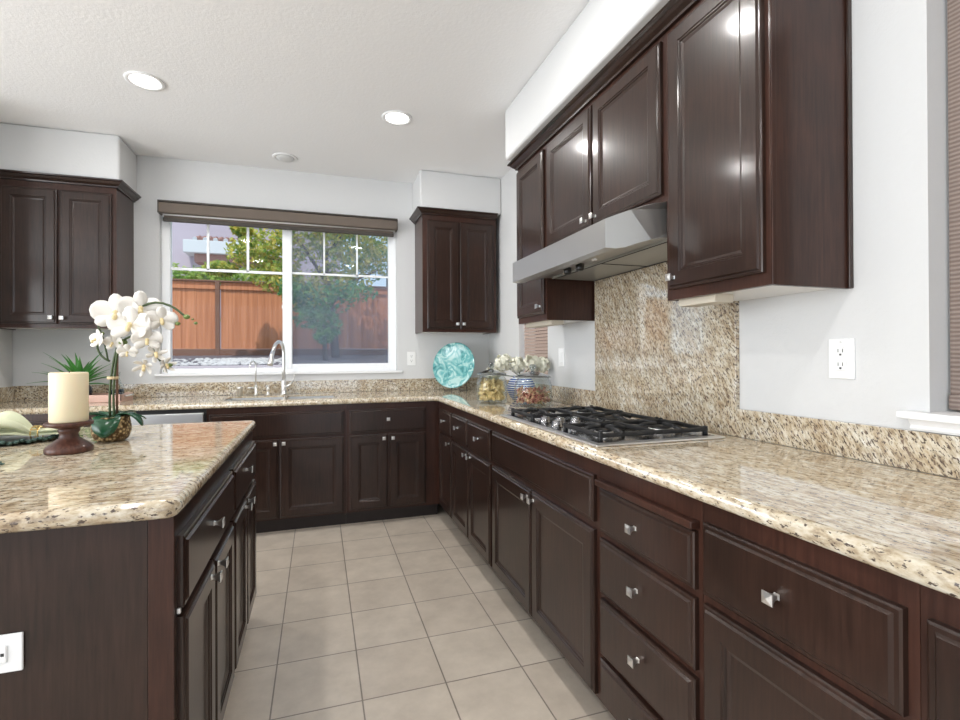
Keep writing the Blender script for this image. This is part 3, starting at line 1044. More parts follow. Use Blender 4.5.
MB().tube([(fx, fy, ZC + 0.07), (fx, fy, 1.12)] + bez((fx, fy, 1.135), (fx, fy, 1.19), (fx - 0.03, fy - 0.045, 1.195), (fx - 0.038, fy - 0.06, 1.13), 10), 0.0055, 10).build('neck', 'chrome', t)
MB().tube([(fx - 0.01, fy, ZC + 0.058), (fx - 0.058, fy - 0.004, ZC + 0.06)], [0.006, 0.0065], 10).build('lever', 'chrome', t)
t = thing('soap_dispenser', 'short nickel soap dispenser between the two faucets', 'soap dispenser', (-0.374, 4.07, ZC))
MB().lathe([(0.017, 0), (0.017, 0.006), (0.010, 0.014), (0.0095, 0.035), (0.015, 0.04), (0.015, 0.05), (0.010, 0.056), (0.010, 0.068), (0.014, 0.07), (0.014, 0.078), (0, 0.08)], (-0.374, 4.07, ZC), seg=18).build('pump', 'chrome', t)
MB().tube([(-0.374, 4.07, ZC + 0.074), (-0.38, 4.02, ZC + 0.074), (-0.382, 4.005, ZC + 0.068)], 0.005, 8).build('spout', 'chrome', t)
o = MB().lathe([(0.019, 0), (0.019, 0.05), (0.022, 0.052), (0.022, 0.062), (0.019, 0.066), (0, 0.067)], (-0.575, 4.09, ZC), seg=20).build('air_gap', 'chrome')
tag(o, 'short round nickel cap left of the small water tap', 'sink fitting')

# ------------------------------------------------------------------ cooktop
t = thing('gas_cooktop', 'stainless gas cooktop with black grates set on the right counter', 'cooktop', (1.12, 1.83, ZC))
CX0, CX1, CY0, CY1 = 0.860, 1.388, 1.388, 2.270
mb = MB().box(CX0, CX1, CY0, CY1, ZC, ZC + 0.007, 0.003, 3)
mb.build('pan', 'steel', t)
zt = ZC + 0.0085
MB().box(CX0 + 0.026, CX1 - 0.022, CY0 + 0.030, CY1 - 0.026, ZC + 0.0072, zt, 0.0005).build('burner_well', 'dark_steel', t)
burn = [(0.998, 1.562, 0.036), (1.245, 1.562, 0.045), (1.205, 1.843, 0.056), (0.998, 2.122, 0.045), (1.245, 2.122, 0.036)]
for x, y, r in burn:
    o = MB().lathe([(r * 1.25, 0), (r * 1.2, 0.005), (r * 0.95, 0.008), (r * 0.95, 0.012), (r * 0.9, 0.013), (0, 0.013)], (x, y, zt), seg=28).build('burner', 'steel', t)
    MB().lathe([(r * 0.86, 0.0135), (r * 0.86, 0.018), (r * 0.78, 0.020), (0, 0.021)], (x, y, zt), seg=28).build('burner_cap', 'iron', o)
for gy0, gy1, x0 in ((1.440, 1.700, 0.904), (1.708, 1.978, 1.085), (1.986, 2.236, 0.904)):
    mb = MB()
    z0, z1 = zt + 0.010, zt + 0.0255
    x1 = 1.360
    bw = 0.016
    mb.box(x0, x1, gy0, gy0 + bw, z0, z1, 0.005).box(x0, x1, gy1 - bw, gy1, z0, z1, 0.005)
    mb.box(x0, x0 + bw, gy0 + 0.004, gy1 - 0.004, z0 + 0.001, z1 + 0.001, 0.005).box(x1 - bw, x1, gy0 + 0.004, gy1 - 0.004, z0 + 0.001, z1 + 0.001, 0.005)
    cen = [(x, y, r) for x, y, r in burn if gy0 < y < gy1]
    if len(cen) == 2:
        xm = (x0 + x1) / 2
        mb.box(xm - bw / 2, xm + bw / 2, gy0 + 0.005, gy1 - 0.005, z0 + 0.001, z1 + 0.001, 0.004)
    for x, y, r in cen:
        for k in range(4):
            a = k * PI / 2
            dx, dy = math.cos(a), math.sin(a)
            L = 0.5 * (gy1 - gy0) - 0.008 if abs(dy) > 0.5 else min(abs(x1 - x), abs(x - x0), 0.115) - 0.006
            i0 = r * 0.4
            pts = [(x + dx * L, y + dy * L, z1 - 0.006), (x + dx * (L * 0.6 + i0 * 0.4), y + dy * (L * 0.6 + i0 * 0.4), z1 + 0.003), (x + dx * i0, y + dy * i0, z1 + 0.005)]
            mb.tube(pts, [0.0085, 0.0085, 0.006], 8)
    for x, y in ((x0 + 0.008, gy0 + 0.008), (x0 + 0.008, gy1 - 0.008), (x1 - 0.008, gy0 + 0.008), (x1 - 0.008, gy1 - 0.008)):
        mb.tube([(x, y, zt), (x, y, z0 + 0.008)], [0.010, 0.0075], 8)
        mb.ball((x, y, z1 + 0.001), 0.0085, 1.3, 1.3, 0.7, 1)
    mb.build('grate', 'iron', t)
for x, y in ((0.938, 1.925), (0.985, 1.880), (1.048, 1.860), (0.925, 1.790), (1.000, 1.775)):
    o = MB().lathe([(0.025, 0), (0.025, 0.003), (0.0205, 0.005), (0.0195, 0.021), (0.0175, 0.0245), (0, 0.0245)], (x, y, zt), seg=24).build('control_knob', 'dark_steel', t)
    MB().box(x - 0.003, x + 0.003, y - 0.015, y + 0.015, zt + 0.0245, zt + 0.0275, 0.001).build('grip', 'chrome', o)

# ------------------------------------------------------------------ range hood
t = thing('range_hood', 'stainless under-cabinet range hood above the gas cooktop', 'range hood', (1.21, 1.905, 1.59))
HF = 0.962
top = [(HF, 1.693), (1.00, 1.709), (1.05, 1.727), (1.10, 1.743), (1.145, 1.752), (1.1735, 1.756)]
bot = [(HF, 1.593), (0.998, 1.5895), (1.03, 1.594), (1.07, 1.608), (1.12, 1.622), (1.17, 1.629)]


def hy(x):
    s = min(1, max(0, (x - HF) / 0.21))
    return 1.488 - 0.056 * s, 2.347 + 0.030 * s


mb = MB()
bm = mb.bm
th = 0.004
outl = [(x, z) for x, z in top] + [(1.4565, 1.7565)]
inl = [(x, z) for x, z in bot] + [(1.30, 1.634), (1.4565, 1.638)]
# shell: outline top + bottom around
loop = outl + list(reversed(inl))
L0 = [bm.verts.new((x, hy(x)[0], z)) for x, z in loop]
L1 = [bm.verts.new((x, hy(x)[1], z)) for x, z in loop]
n = len(loop)
for i in range(n):
    f = bm.faces.new((L0[i], L0[(i + 1) % n], L1[(i + 1) % n], L1[i]))
bm.faces.new(L0)
bm.faces.new(list(reversed(L1)))
bm.normal_update()
bmesh.ops.bevel(bm, geom=[e_ for e_ in bm.edges if (e_.verts[0] in (L0[0], L1[0], L0[-1], L1[-1]) and e_.verts[1] in (L0[0], L1[0], L0[-1], L1[-1]))], offset=0.003, segments=2, affect='EDGES')
mb.build('canopy', 'hood', t)
mb = MB()
mb.box(1.19, 1.45, 1.452, 2.352, 1.622, 1.6305, 0.001)
mb.build('filter_panel', 'hood_under', t)
MB().box(1.20, 1.44, 1.888, 1.894, 1.6195, 1.6215).box(1.195, 1.20, 1.455, 2.35, 1.6195, 1.6215).box(1.44, 1.446, 1.455, 2.35, 1.6195, 1.6215).build('filter_seam', 'slot', t)
for x, y in ((1.072, 1.965), (1.076, 1.862)):
    MB().lathe([(0.019, 0), (0.018, 0.024), (0.014, 0.029), (0, 0.0295)], (x, y, 1.608), axis=(0, 0, -1), seg=20).build('control_knob', 'black', t)
MB().lathe([(0.012, 0), (0.011, 0.008), (0, 0.009)], (1.06, 1.72, 1.604), axis=(0, 0, -1), seg=16).build('light_lens', 'under', t)

# ------------------------------------------------------------------ ceiling lights
proto = thing('recessed_light', 'x', 'ceiling light', (0, 0, CZ), 'lit recessed ceiling lights')
ring = MB()
ring.lathe([(0.070, -0.0005), (0.095, -0.0005), (0.094, -0.006), (0.080, -0.008), (0.072, -0.004), (0.070, -0.0005)], (0, 0, CZ), seg=40)
ring.build('trim_ring', 'trim', proto)
MB().lathe([(0.0695, -0.0005), (0.0695, -0.003), (0, -0.004)], (0, 0, CZ), seg=40).build('lens', 'lens', proto)
labels = ['lit recessed ceiling light toward the left, above the island',
          'lit recessed ceiling light toward the right, in front of the back cabinets',
          'recessed ceiling light over the aisle beside the cooktop',
          'recessed ceiling light over the island nearer the camera',
          'recessed ceiling light above the camera on the right',
          'recessed ceiling light above the camera on the left']
for i, (x, y) in enumerate(((-0.893, 3.042), (0.474, 3.052), (0.50, 1.70), (-0.893, 1.70), (0.50, 0.30), (-0.893, 0.30))):
    o = proto if i == 0 else copy_tree(proto)
    o.location = (x, y, CZ)
    tag(o, labels[i])
    lamp('recessed_lamp', 'AREA', (x, y, CZ - 0.012), 8 if i < 2 else 7, (1, 0.985, 0.96), target=(x, y, 0), shape='DISK', size=0.13)
t = thing('unlit_recessed_light', 'unlit small recessed ceiling light near the window wall', 'ceiling light', (-0.237, 3.911, CZ))
MB().lathe([(0.066, -0.0005), (0.090, -0.0005), (0.089, -0.006), (0.078, -0.009), (0.068, -0.005), (0.066, -0.0005)], (-0.237, 3.911, CZ), seg=40).build('trim_ring', 'trim', t)
MB().lathe([(0.066, -0.0005), (0.060, -0.012), (0.03, -0.018), (0, -0.019)], (-0.237, 3.911, CZ), seg=32).build('lens', 'lens_off', t)


# ------------------------------------------------------------------ outlets and switch
def plate(label, cat, kind, c, u, n, w_=0.074, h_=0.118, up=(0, 0, 1)):
    """wall plate centred at c, width along u, facing n"""
    t = thing('wall_outlet' if kind != 'switch' else 'light_switch', label, cat, c)
    u, n, z = Vector(u), Vector(n), Vector((0, 0, 1))
    c = Vector(c)
    z = Vector(up)
    mt = Matrix(((u.x, n.x, z.x, c.x), (u.y, n.y, z.y, c.y), (u.z, n.z, z.z, c.z), (0, 0, 0, 1)))

    def bx(a0, a1, b0, b1, c0, c1, bev=0.0):
        q = MB()
        q.box(a0, a1, b0, b1, c0, c1, bev)
        q.bm.transform(mt)
        return q
    bx(-w_ / 2, w_ / 2, 0.0003, 0.006, -h_ / 2, h_ / 2, 0.002).build('cover_plate', 'plastic', t)
    if kind == 'switch':
        bx(-0.016, 0.016, 0.006, 0.010, -0.033, 0.033, 0.001).build('rocker', 'plastic', t)
    else:
        for s in (-1, 1):
            o = bx(-0.0165, 0.0165, 0.006, 0.0085, s * 0.020 - 0.0145, s * 0.020 + 0.0145, 0.002).build('receptacle', 'plastic', t)
            q = bx(-0.0075, -0.0055, 0.0085, 0.0089, s * 0.020 - 0.001, s * 0.020 + 0.009)
            q2 = bx(0.0055, 0.0075, 0.0085, 0.0089, s * 0.020 - 0.001, s * 0.020 + 0.009)
            me = bpy.data.meshes.new('tmp'); q2.bm.to_mesh(me); q.bm.from_mesh(me)
            q3 = bx(-0.003, 0.003, 0.0085, 0.0089, s * 0.020 - 0.0105, s * 0.020 - 0.005)
            q3.bm.to_mesh(me); q.bm.from_mesh(me)
            q.build('slots', 'slot', o)
        q = bx(-0.002, 0.002, 0.006, 0.0075, 0.047, 0.051)
        q.build('screw', 'chrome', t)
    return t


plate('white double outlet on the right wall below the nearest wall cabinet', 'outlet', 'outlet', (XW, 1.043, 1.201), (0, -1, 0), (-1, 0, 0))
plate('white rocker switch on the right wall beside the tall granite panel', 'light switch', 'switch', (XW, 2.785, 1.20), (0, -1, 0), (-1, 0, 0))
plate('white outlet on the back wall between window and turquoise plate', 'outlet', 'outlet', (0.765, YW, 1.190), (1, 0, 0), (0, -1, 0))
plate('white outlet on the dark end panel of the island', 'outlet', 'outlet', (-0.616, 1.189, 0.637), (0, 0, 1), (0, -1, 0), 0.074, 0.118, (-1, 0, 0))

# ------------------------------------------------------------------ turquoise plate in the corner
t = thing('decorative_plate', 'x', 'plate', (1.10, 3.99, ZC))
t['label'] = 'large turquoise swirled glass plate propped in the far right corner'
mb = MB()
mb.lathe([(0.0, 0.0), (0.06, 0.001), (0.11, 0.008), (0.16, 0.018), (0.193, 0.022), (0.197, 0.026), (0.193, 0.029), (0.16, 0.025), (0.11, 0.015), (0.06, 0.008), (0, 0.007)], (0, 0, 0), seg=64)
n = Vector((-0.66, -0.73, 0.20)).normalized()
q = n.to_track_quat('Z', 'Y')
mb.bm.transform(Matrix.Translation((1.105, 4.00, 1.128)) @ q.to_matrix().to_4x4())
mb.build('glass_disc', 'turq', t)
mb = MB()
for s in (-1, 1):
    bx_, by_ = 1.10 + s * 0.055, 3.98 - s * 0.045
    mb.tube([(bx_ - 0.035, by_ - 0.035, ZC + 0.004), (bx_ - 0.045, by_ - 0.045, ZC + 0.03)], 0.003, 6)
    mb.tube([(bx_ - 0.035, by_ - 0.035, ZC + 0.004), (bx_ + 0.05, by_ + 0.05, ZC + 0.004), (bx_ + 0.035, by_ + 0.04, ZC + 0.18)], 0.003, 6)
mb.build('wire_stand', 'shade_edge', t)


# ------------------------------------------------------------------ glass jars
def shard(bm, c, r, s, curl):
    rot = Matrix.Rotation(random.uniform(0, 2 * PI), 3, 'Z') @ Matrix.Rotation(random.uniform(-1.2, 1.2), 3, 'X') @ Matrix.Rotation(random.uniform(-1.2, 1.2), 3, 'Y')
    n_ = 5
    g_ = []
    for i in range(n_):
        row = []
        for j in range(4):
            u = (i / (n_ - 1) - 0.5) * 2
            v_ = (j / 3 - 0.5) * 2
            pinch = 0.45 + 0.55 * abs(u)
            p = Vector((u * s, v_ * s * 0.62 * pinch, curl * s * (v_ * v_ + 0.3 * u * u)))
            row.append(bm.verts.new(Vector(c) + rot @ p))
        g_.append(row)
    for i in range(n_ - 1):
        for j in range(3):
            f = bm.faces.new((g_[i][j], g_[i + 1][j], g_[i + 1][j + 1], g_[i][j + 1]))
            f.smooth = True


def jar(label, loc, R_, H_, fill, fill_h, fmat, fname, flabel, fcat, lid_kind, rx=1.0):
    t = thing('glass_jar', label, 'jar', loc)
    outp = [(R_ * 0.80, 0.0), (R_ * 0.93, 0.006), (R_, 0.03), (R_, H_ * 0.72), (R_ * 0.93, H_ * 0.86), (R_ * 0.84, H_ * 0.94), (R_ * 0.86, H_)]
    inp = [(r - 0.004, h) for r, h in reversed(outp[1:])] + [(R_ * 0.78, 0.010), (0, 0.010)]
    MB().lathe([(0, 0)] + outp + inp, loc, seg=44).build('glass_body', 'jar_glass', t)
    lid = MB().lathe([(0, H_ + 0.0015), (R_ * 0.93, H_ + 0.0015), (R_ * 0.95, H_ + 0.006), (R_ * 0.80, H_ + 0.013), (R_ * 0.45, H_ + 0.026), (0.014, H_ + 0.034), (0.0, H_ + 0.034)], loc, seg=44).build('lid', 'lid_glass', t)
    MB().lathe([(0.012, H_ + 0.0345), (0.010, H_ + 0.04), (0.019, H_ + 0.052), (0.021, H_ + 0.064), (0.012, H_ + 0.074), (0, H_ + 0.076)], loc, seg=20).build('lid_knob', 'lid_glass', lid)
    mb_ = MB().lathe([(R_ * 0.90, H_ - 0.004), (R_ * 0.965, H_ - 0.003), (R_ * 0.965, H_ + 0.001), (R_ * 0.90, H_ + 0.001), (R_ * 0.90, H_ - 0.004)], loc, seg=44)
    mb_.build('rim_seal', 'pewter', t)
    mb2 = MB()
    cx, cy, cz = loc
    k = 0
    while k < fill:
        a, rr = random.uniform(0, 2 * PI), (R_ - 0.026) * math.sqrt(random.random())
        top_h = fill_h * (0.82 + 0.18 * math.cos(3 * a)) if rr > R_ * 0.3 else fill_h
        z_ = cz + 0.024 + random.random() * (top_h - 0.024)
        shard(mb2.bm, (cx + rr * math.cos(a), cy + rr * math.sin(a), z_), rr, random.uniform(0.012, 0.021), random.uniform(0.3, 0.7))
        k += 1
    o = mb2.build(fname, fmat, loc=(cx, cy, cz + 0.012), recalc=False)
    sol = o.modifiers.new('thick', 'SOLIDIFY')
    sol.thickness = 0.0016
    tag(o, flabel, fcat, kind='stuff')
    return t


jar('clear lidded glass jar of yellow pasta, left of the two jars', (1.038, 2.885, ZC), 0.096, 0.180, 330, 0.142, 'pasta', 'pasta_pieces', 'curled yellow pasta pieces filling the left glass jar', 'pasta', 0)
jar('clear lidded glass jar of reddish potpourri next to the cooktop', (1.208, 2.640, ZC), 0.112, 0.172, 330, 0.098, 'potpourri', 'potpourri', 'reddish brown dried petals in the right glass jar', 'potpourri', 0)
t = thing('striped_vase', 'round blue and white striped vase behind the potpourri jar', 'vase', (1.270, 2.960, ZC))
MB().lathe([(0.045, 0), (0.07, 0.02), (0.093, 0.07), (0.093, 0.10), (0.075, 0.14), (0.05, 0.158), (0.052, 0.168), (0.045, 0.168), (0.042, 0.155), (0, 0.15)], (1.270, 2.960, ZC), seg=40).build('vase_body', 'stripe', t)
t0 = thing('hydrangea_bouquet', 'cream white hydrangea flowers standing in the striped vase', 'flowers', (1.270, 2.96, ZC + 0.152))
mb = MB()
for (hx, hy_, hz) in ((1.165, 3.0, 1.150), (1.245, 2.97, 1.145), (1.34, 2.93, 1.150), (1.42, 2.94, 1.14), (1.135, 3.06, 1.085)):
    mb.tube([(1.270, 2.96, ZC + 0.156), (hx, hy_, hz)], 0.003, 6)
mb.build('stems', 'stem', t0)
for (hx, hy_, hz, r) in ((1.165, 3.0, 1.165, 0.062), (1.25, 2.97, 1.150, 0.052), (1.335, 2.93, 1.160, 0.058), (1.405, 2.92, 1.150, 0.050), (1.115, 3.07, 1.095, 0.050)):
    mb = MB()
    for k in range(110):
        d_ = Vector((random.gauss(0, 1), random.gauss(0, 1), random.gauss(0, 1))).normalized()
        p = Vector((hx, hy_, hz)) + d_ * r * random.uniform(0.70, 1.08)
        u, v_, a = basis(d_)
        for m_ in range(4):
            an = m_ * PI / 2 + k
            e1 = u * math.cos(an) + v_ * math.sin(an)
            e2 = a.cross(e1)
            s = 0.013
            vs = [mb.bm.verts.new(p), mb.bm.verts.new(p + e1 * s * 0.7 + e2 * s * 0.5 + a * 0.002), mb.bm.verts.new(p + e1 * s * 1.2 + a * 0.004), mb.bm.verts.new(p + e1 * s * 0.7 - e2 * s * 0.5 + a * 0.002)]
            mb.bm.faces.new(vs)
    mb.ball((hx, hy_, hz), r * 0.6)
    mb.build('flower_head', 'flower_cream', t0, recalc=False)

# ------------------------------------------------------------------ candle on its holder
cx, cy = -0.758, 1.865
K = 0.775
o = MB().lathe([(r_ * K, h_) for r_, h_ in [(0.077, 0), (0.080, 0.004), (0.080, 0.014), (0.074, 0.020), (0.060, 0.030), (0.046, 0.038), (0.034, 0.046), (0.031, 0.058), (0.036, 0.066), (0.038, 0.070), (0.034, 0.074), (0.062, 0.082), (0.080, 0.085), (0.081, 0.094), (0.078, 0.096), (0, 0.096)]], (cx, cy, ZC), seg=48).build('candle_holder', 'darkwood')
tag(o, 'turned dark wooden pedestal holding the ivory candle on the island', 'candle holder')
t = thing('pillar_candle', 'thick ivory pillar candle standing on the dark pedestal', 'candle', (cx, cy, ZC + 0.0965))
MB().lathe([(r_ * K, h_) for r_, h_ in [(0.0625, 0), (0.0645, 0.003), (0.0645, 0.152), (0.062, 0.156), (0.052, 0.1555), (0.02, 0.153), (0, 0.153)]], (cx, cy, ZC + 0.0965), seg=48).build('wax', 'wax', t)
MB().tube([(cx, cy, ZC + 0.247), (cx + 0.001, cy, ZC + 0.257)], 0.0012, 6).build('wick', 'slot', t)


# ------------------------------------------------------------------ orchid
def blade(bm, base, direction, length, width, droop, up=Vector((0, 0, 1)), seg=8, fold=0.25, round_=False, side=None):
    """a leaf or petal as a curved strip; droop bends it downwards along its length"""
    d = Vector(direction).normalized()
    sd = side if side is not None else d.cross(up)
    if sd.length < 1e-3:
        sd = d.cross(Vector((1, 0, 0)))
    sd.normalize()
    nrm = sd.cross(d).normalized()
    p = Vector(base)
    rows = []
    ang = 0.0
    step = length / seg
    for i in range(seg + 1):
        s = i / seg
        if round_:
            wv_ = width * math.sqrt(max(0.0, 1 - (2 * s - 1.08) ** 2)) if s < 0.999 else width * 0.25
            wv_ = max(wv_, width * 0.14)
        else:
            wv_ = width * (0.55 + 0.45 * math.sin(PI * min(1, s * 1.3))) * (1 - s ** 3) + width * 0.02
        rows.append((bm.verts.new(p - sd * wv_ / 2 + nrm * wv_ * fold), bm.verts.new(p), bm.verts.new(p + sd * wv_ / 2 + nrm * wv_ * fold)))
        ang = droop * (i + 0.5) / seg
        dd = (d * math.cos(ang) - nrm * math.sin(ang)).normalized()
        p = p + dd * step
    for a, b_ in zip(rows, rows[1:]):
        for k in range(2):
            f = bm.faces.new((a[k], a[k + 1], b_[k + 1], b_[k]))
            f.smooth = True


def solid(o, th_):
    s = o.modifiers.new('thick', 'SOLIDIFY')
    s.thickness = th_
    s.offset = 0
    return o


ox, oy = -0.712, 2.065
t = thing('potted_orchid', 'white artificial orchid in a round gold woven bowl on the island', 'plant', (ox, oy, ZC))
MB().lathe([(0.038, 0), (0.050, 0.006), (0.059, 0.030), (0.060, 0.052), (0.055, 0.080), (0.058, 0.088), (0.052, 0.088), (0.049, 0.080), (0, 0.076)], (ox, oy, ZC), seg=40).build('bowl', 'weave', t)
for dr, ln, wd, dp in (((0.10, -1.0, 0.35), 0.118, 0.082, 2.0), ((1.0, -0.1, 0.75), 0.115, 0.050, 2.0), ((-1.0, -0.3, 0.6), 0.09, 0.06, 1.0), ((0.3, 1, 0.6), 0.11, 0.06, 1.2), ((-0.5, 0.9, 0.7), 0.10, 0.055, 1.2), ((0.9, 0.5, 0.35), 0.10, 0.055, 1.0)):
    mb = MB()
    d_ = Vector(dr).normalized()
    blade(mb.bm, (ox + d_.x * 0.012, oy + d_.y * 0.012, ZC + 0.084), d_, ln, wd, dp, seg=10, fold=0.12, round_=True)
    solid(mb.build('leaf', 'leaf_dark', t, recalc=False), 0.0022)
topz = 1.285
st1 = bez((ox - 0.004, oy, ZC + 0.08), (ox - 0.01, oy, 1.10), (ox + 0.005, oy - 0.01, 1.20), (ox + 0.03, oy - 0.02, 1.27), 10) + bez((ox + 0.03, oy - 0.02, 1.27), (ox + 0.05, oy - 0.03, 1.36), (ox + 0.12, oy - 0.05, 1.44), (ox + 0.20, oy - 0.06, 1.40), 10)[1:] + bez((ox + 0.20, oy - 0.06, 1.40), (ox + 0.23, oy - 0.06, 1.385), (ox + 0.235, oy - 0.06, 1.37), (ox + 0.26, oy - 0.06, 1.355), 5)[1:]
MB().tube(st1, [0.0042] * len(st1), 8).build('flower_stem', 'stem', t)
st2 = bez((ox + 0.010, oy, ZC + 0.08), (ox + 0.0, oy, 1.08), (ox + 0.015, oy - 0.01, 1.18), (ox + 0.03, oy - 0.03, 1.24), 10) + bez((ox + 0.03, oy - 0.03, 1.24), (ox + 0.06, oy - 0.04, 1.32), (ox + 0.12, oy - 0.05, 1.30), (ox + 0.17, oy - 0.06, 1.20), 8)[1:]
MB().tube(st2, 0.004, 8).build('flower_stem', 'stem', t)
st3 = bez((ox - 0.01, oy, 1.20), (ox - 0.02, oy, 1.27), (ox - 0.03, oy, 1.30), (ox - 0.035, oy - 0.02, 1.33), 6)
mb = MB().tube(st3, 0.003, 6)
mb.tube(bez((ox - 0.005, oy, 1.20), (ox - 0.05, oy, 1.22), (ox - 0.055, oy, 1.28), (ox - 0.02, oy, 1.275), 8) + [Vector((ox - 0.012, oy, 1.262))], 0.0038, 6)
mb.tube([(ox + 0.01, oy - 0.01, 1.21), (ox + 0.03, oy - 0.02, 1.235), (ox + 0.032, oy - 0.02, 1.25)], 0.003, 6)
mb.build('side_shoot', 'stem', t)
MB().tube([(ox + 0.014, oy + 0.008, ZC + 0.08), (ox + 0.016, oy + 0.005, 1.22)], 0.0042, 8).build('stake', 'stake', t)
mb = MB().lathe([(0.017, 0), (0.0175, 0.004), (0.017, 0.010), (0.014, 0.010)], (ox + 0.004, oy, 1.135), seg=18)
mb.build('raffia_tie', 'twine', t)
for p, r in (((ox + 0.045, oy - 0.03, 1.268), 0.013), ((ox - 0.030, oy, 1.30), 0.008), ((ox + 0.255, oy - 0.065, 1.360), 0.010), ((ox + 0.283, oy - 0.06, 1.338), 0.006), ((ox + 0.225, oy - 0.06, 1.335), 0.008), ((ox + 0.20, oy - 0.06, 1.185), 0.008), ((ox + 0.185, oy - 0.06, 1.165), 0.006), ((ox + 0.273, oy - 0.06, 1.352), 0.004)):
    MB().ball(p, r, 1.15, 1, 0.9).build('bud', 'bud', t)


def flower(c, face, size, lily=False):
    """phalaenopsis flower: three sepals, two broad petals, lip"""
    c = Vector(c)
    n_ = Vector(face).normalized()
    up_ = Vector((0, 0, 1))
    rt = up_.cross(n_).normalized()
    upv = n_.cross(rt).normalized()
    mb_ = MB()
    if lily:
        for k in range(6):
            a = k * PI / 3 + 0.3
            d_ = (rt * math.cos(a) + upv * math.sin(a) + n_ * 0.35).normalized()
            sd_ = n_.cross(d_).normalized()
            blade(mb_.bm, c, d_, size, size * 0.30, 0.9, seg=7, fold=0.15, round_=True, side=sd_)
    else:
        for a, wd, ln in ((90, 0.62, 0.95), (215, 0.60, 0.9), (325, 0.60, 0.9), (15, 0.98, 1.0), (165, 0.98, 1.0)):
            a = math.radians(a)
            d_ = (rt * math.cos(a) + upv * math.sin(a) + n_ * (0.22 if wd > 1 else 0.08)).normalized()
            sd_ = n_.cross(d_).normalized()
            blade(mb_.bm, c + n_ * (0.003 if wd > 1 else 0), d_, size * ln, size * wd, 0.35, seg=8, fold=0.08, round_=True, side=sd_)
    o = solid(mb_.build('flower', 'petal', t, recalc=False), 0.0010)
    q = MB()
    q.ball(c + n_ * 0.012, size * 0.13, 1, 1, 1.3)
    q.ball(c + n_ * 0.02 - upv * size * 0.18, size * 0.15, 0.8, 0.8, 1.1)
    q.build('lip', 'lip', o)


fl = [((ox + 0.035, oy - 0.06, 1.365), (0.1, -1, 0.15), 0.076), ((ox + 0.105, oy - 0.05, 1.385), (0.35, -1, 0.1), 0.070), ((ox + 0.085, oy - 0.08, 1.325), (-0.1, -1, 0.1), 0.072),
      ((ox + 0.175, oy - 0.07, 1.345), (0.5, -1, 0.0), 0.054), ((ox + 0.135, oy - 0.08, 1.275), (0.25, -1, -0.15), 0.050), ((ox + 0.02, oy - 0.03, 1.265), (-0.3, -1, -0.2), 0.036),
      ((ox - 0.028, oy - 0.03, 1.275), (-0.7, -0.8, 0.1), 0.040), ((ox + 0.07, oy - 0.06, 1.235), (0.1, -1, -0.5), 0.034)]
for c, f_, s in fl:
    flower(c, f_, s)
for c, f_, s in (((ox + 0.155, oy - 0.06, 1.225), (0.4, -1, 0.1), 0.050), ((ox + 0.125, oy - 0.07, 1.185), (0.0, -1, -0.3), 0.048), ((ox + 0.185, oy - 0.06, 1.185), (0.8, -1, 0.0), 0.042)):
    flower(c, f_, s, True)

# ------------------------------------------------------------------ place setting on the island
px_, py_ = -1.09, 2.20
t = thing('charger_plate', 'round grey charger with dark green beaded rim at the left edge', 'plate', (px_, py_, ZC))
MB().lathe([(0.12, 0), (0.13, 0.003), (0.18, 0.010), (0.180, 0.013), (0.13, 0.008), (0.11, 0.006), (0, 0.006)], (px_, py_, ZC), seg=56).build('dish', 'pewter', t)
mb = MB()
for k in range(72):
    a = 2 * PI * k / 72
    rr = 0.186 + 0.004 * (k % 2)
    mb.ball((px_ + rr * math.cos(a), py_ + rr * math.sin(a), ZC + 0.010 + 0.003 * (k % 3)), 0.0085, 1.3, 0.8, 0.9, 1)
mb.build('beaded_rim', 'sprig', t)
t = thing('cloth_napkin', 'pale sage cloth napkin gathered in a gold ring on the charger', 'napkin', (px_ + 0.05, py_ - 0.03, ZC + 0.014))
mb = MB()
bm = mb.bm
nu, nv = 40, 48
gr = []
base = Vector((-1.16, 2.12, ZC + 0.017))
ax = Vector((0.30, 0.055, 0)).normalized()
sd = Vector((-ax.y, ax.x, 0))
for i in range(nu + 1):
    s = i / nu
    row = []
    # width narrows at the ring (s = 0.62) and flares at both ends
    wdt = 0.030 + 0.085 * abs(s - 0.62) ** 0.8 * (1.5 if s < 0.62 else 1.0)
    hgt = 0.022 + 0.055 * max(0, 1 - ((s - 0.33) / 0.26) ** 2) + 0.010 * max(0, (s - 0.62) / 0.38)
    for j in range(nv):
        a = 2 * PI * j / nv
        fold = 1 + 0.32 * math.sin(5 * a + 3.0 * s) + 0.16 * math.sin(8 * a - 7 * s)
        q = base + ax * (s * 0.31) + sd * (math.cos(a) * wdt * fold)
        q.z = base.z + hgt * 0.5 + math.sin(a) * hgt * 0.5 * (fold if math.sin(a) > 0 else 0.8)
        row.append(bm.verts.new(q))
    gr.append(row)
for a, b_ in zip(gr, gr[1:]):
    for j in range(nv):
        f = bm.faces.new((a[j], a[(j + 1) % nv], b_[(j + 1) % nv], b_[j]))
        f.smooth = True
bm.faces.new(gr[0])
bm.faces.new(gr[-1])
mb.build('cloth', 'linen', t)
rc = base + ax * (0.62 * 0.31)
mb = MB()
for dz_ in (-0.010, 0.010):
    pts = []
    for k in range(17):
        a = 2 * PI * k / 16
        q = rc + ax * dz_ + sd * (0.040 * math.cos(a))
        q.z = rc.z + 0.013 + 0.022 * math.sin(a)
        pts.append(q)
    mb.tube(pts, 0.0024, 6)
for k in range(5):
    a = PI * (0.2 + 0.6 * k / 4) + PI
    q = rc + sd * (0.042 * math.cos(a + PI))
    q.z = rc.z + 0.013 - 0.023 * math.sin(a)
    mb.tube([q - ax * 0.010, q + ax * 0.010], 0.002, 6)
mb.build('napkin_ring', 'gold', t)
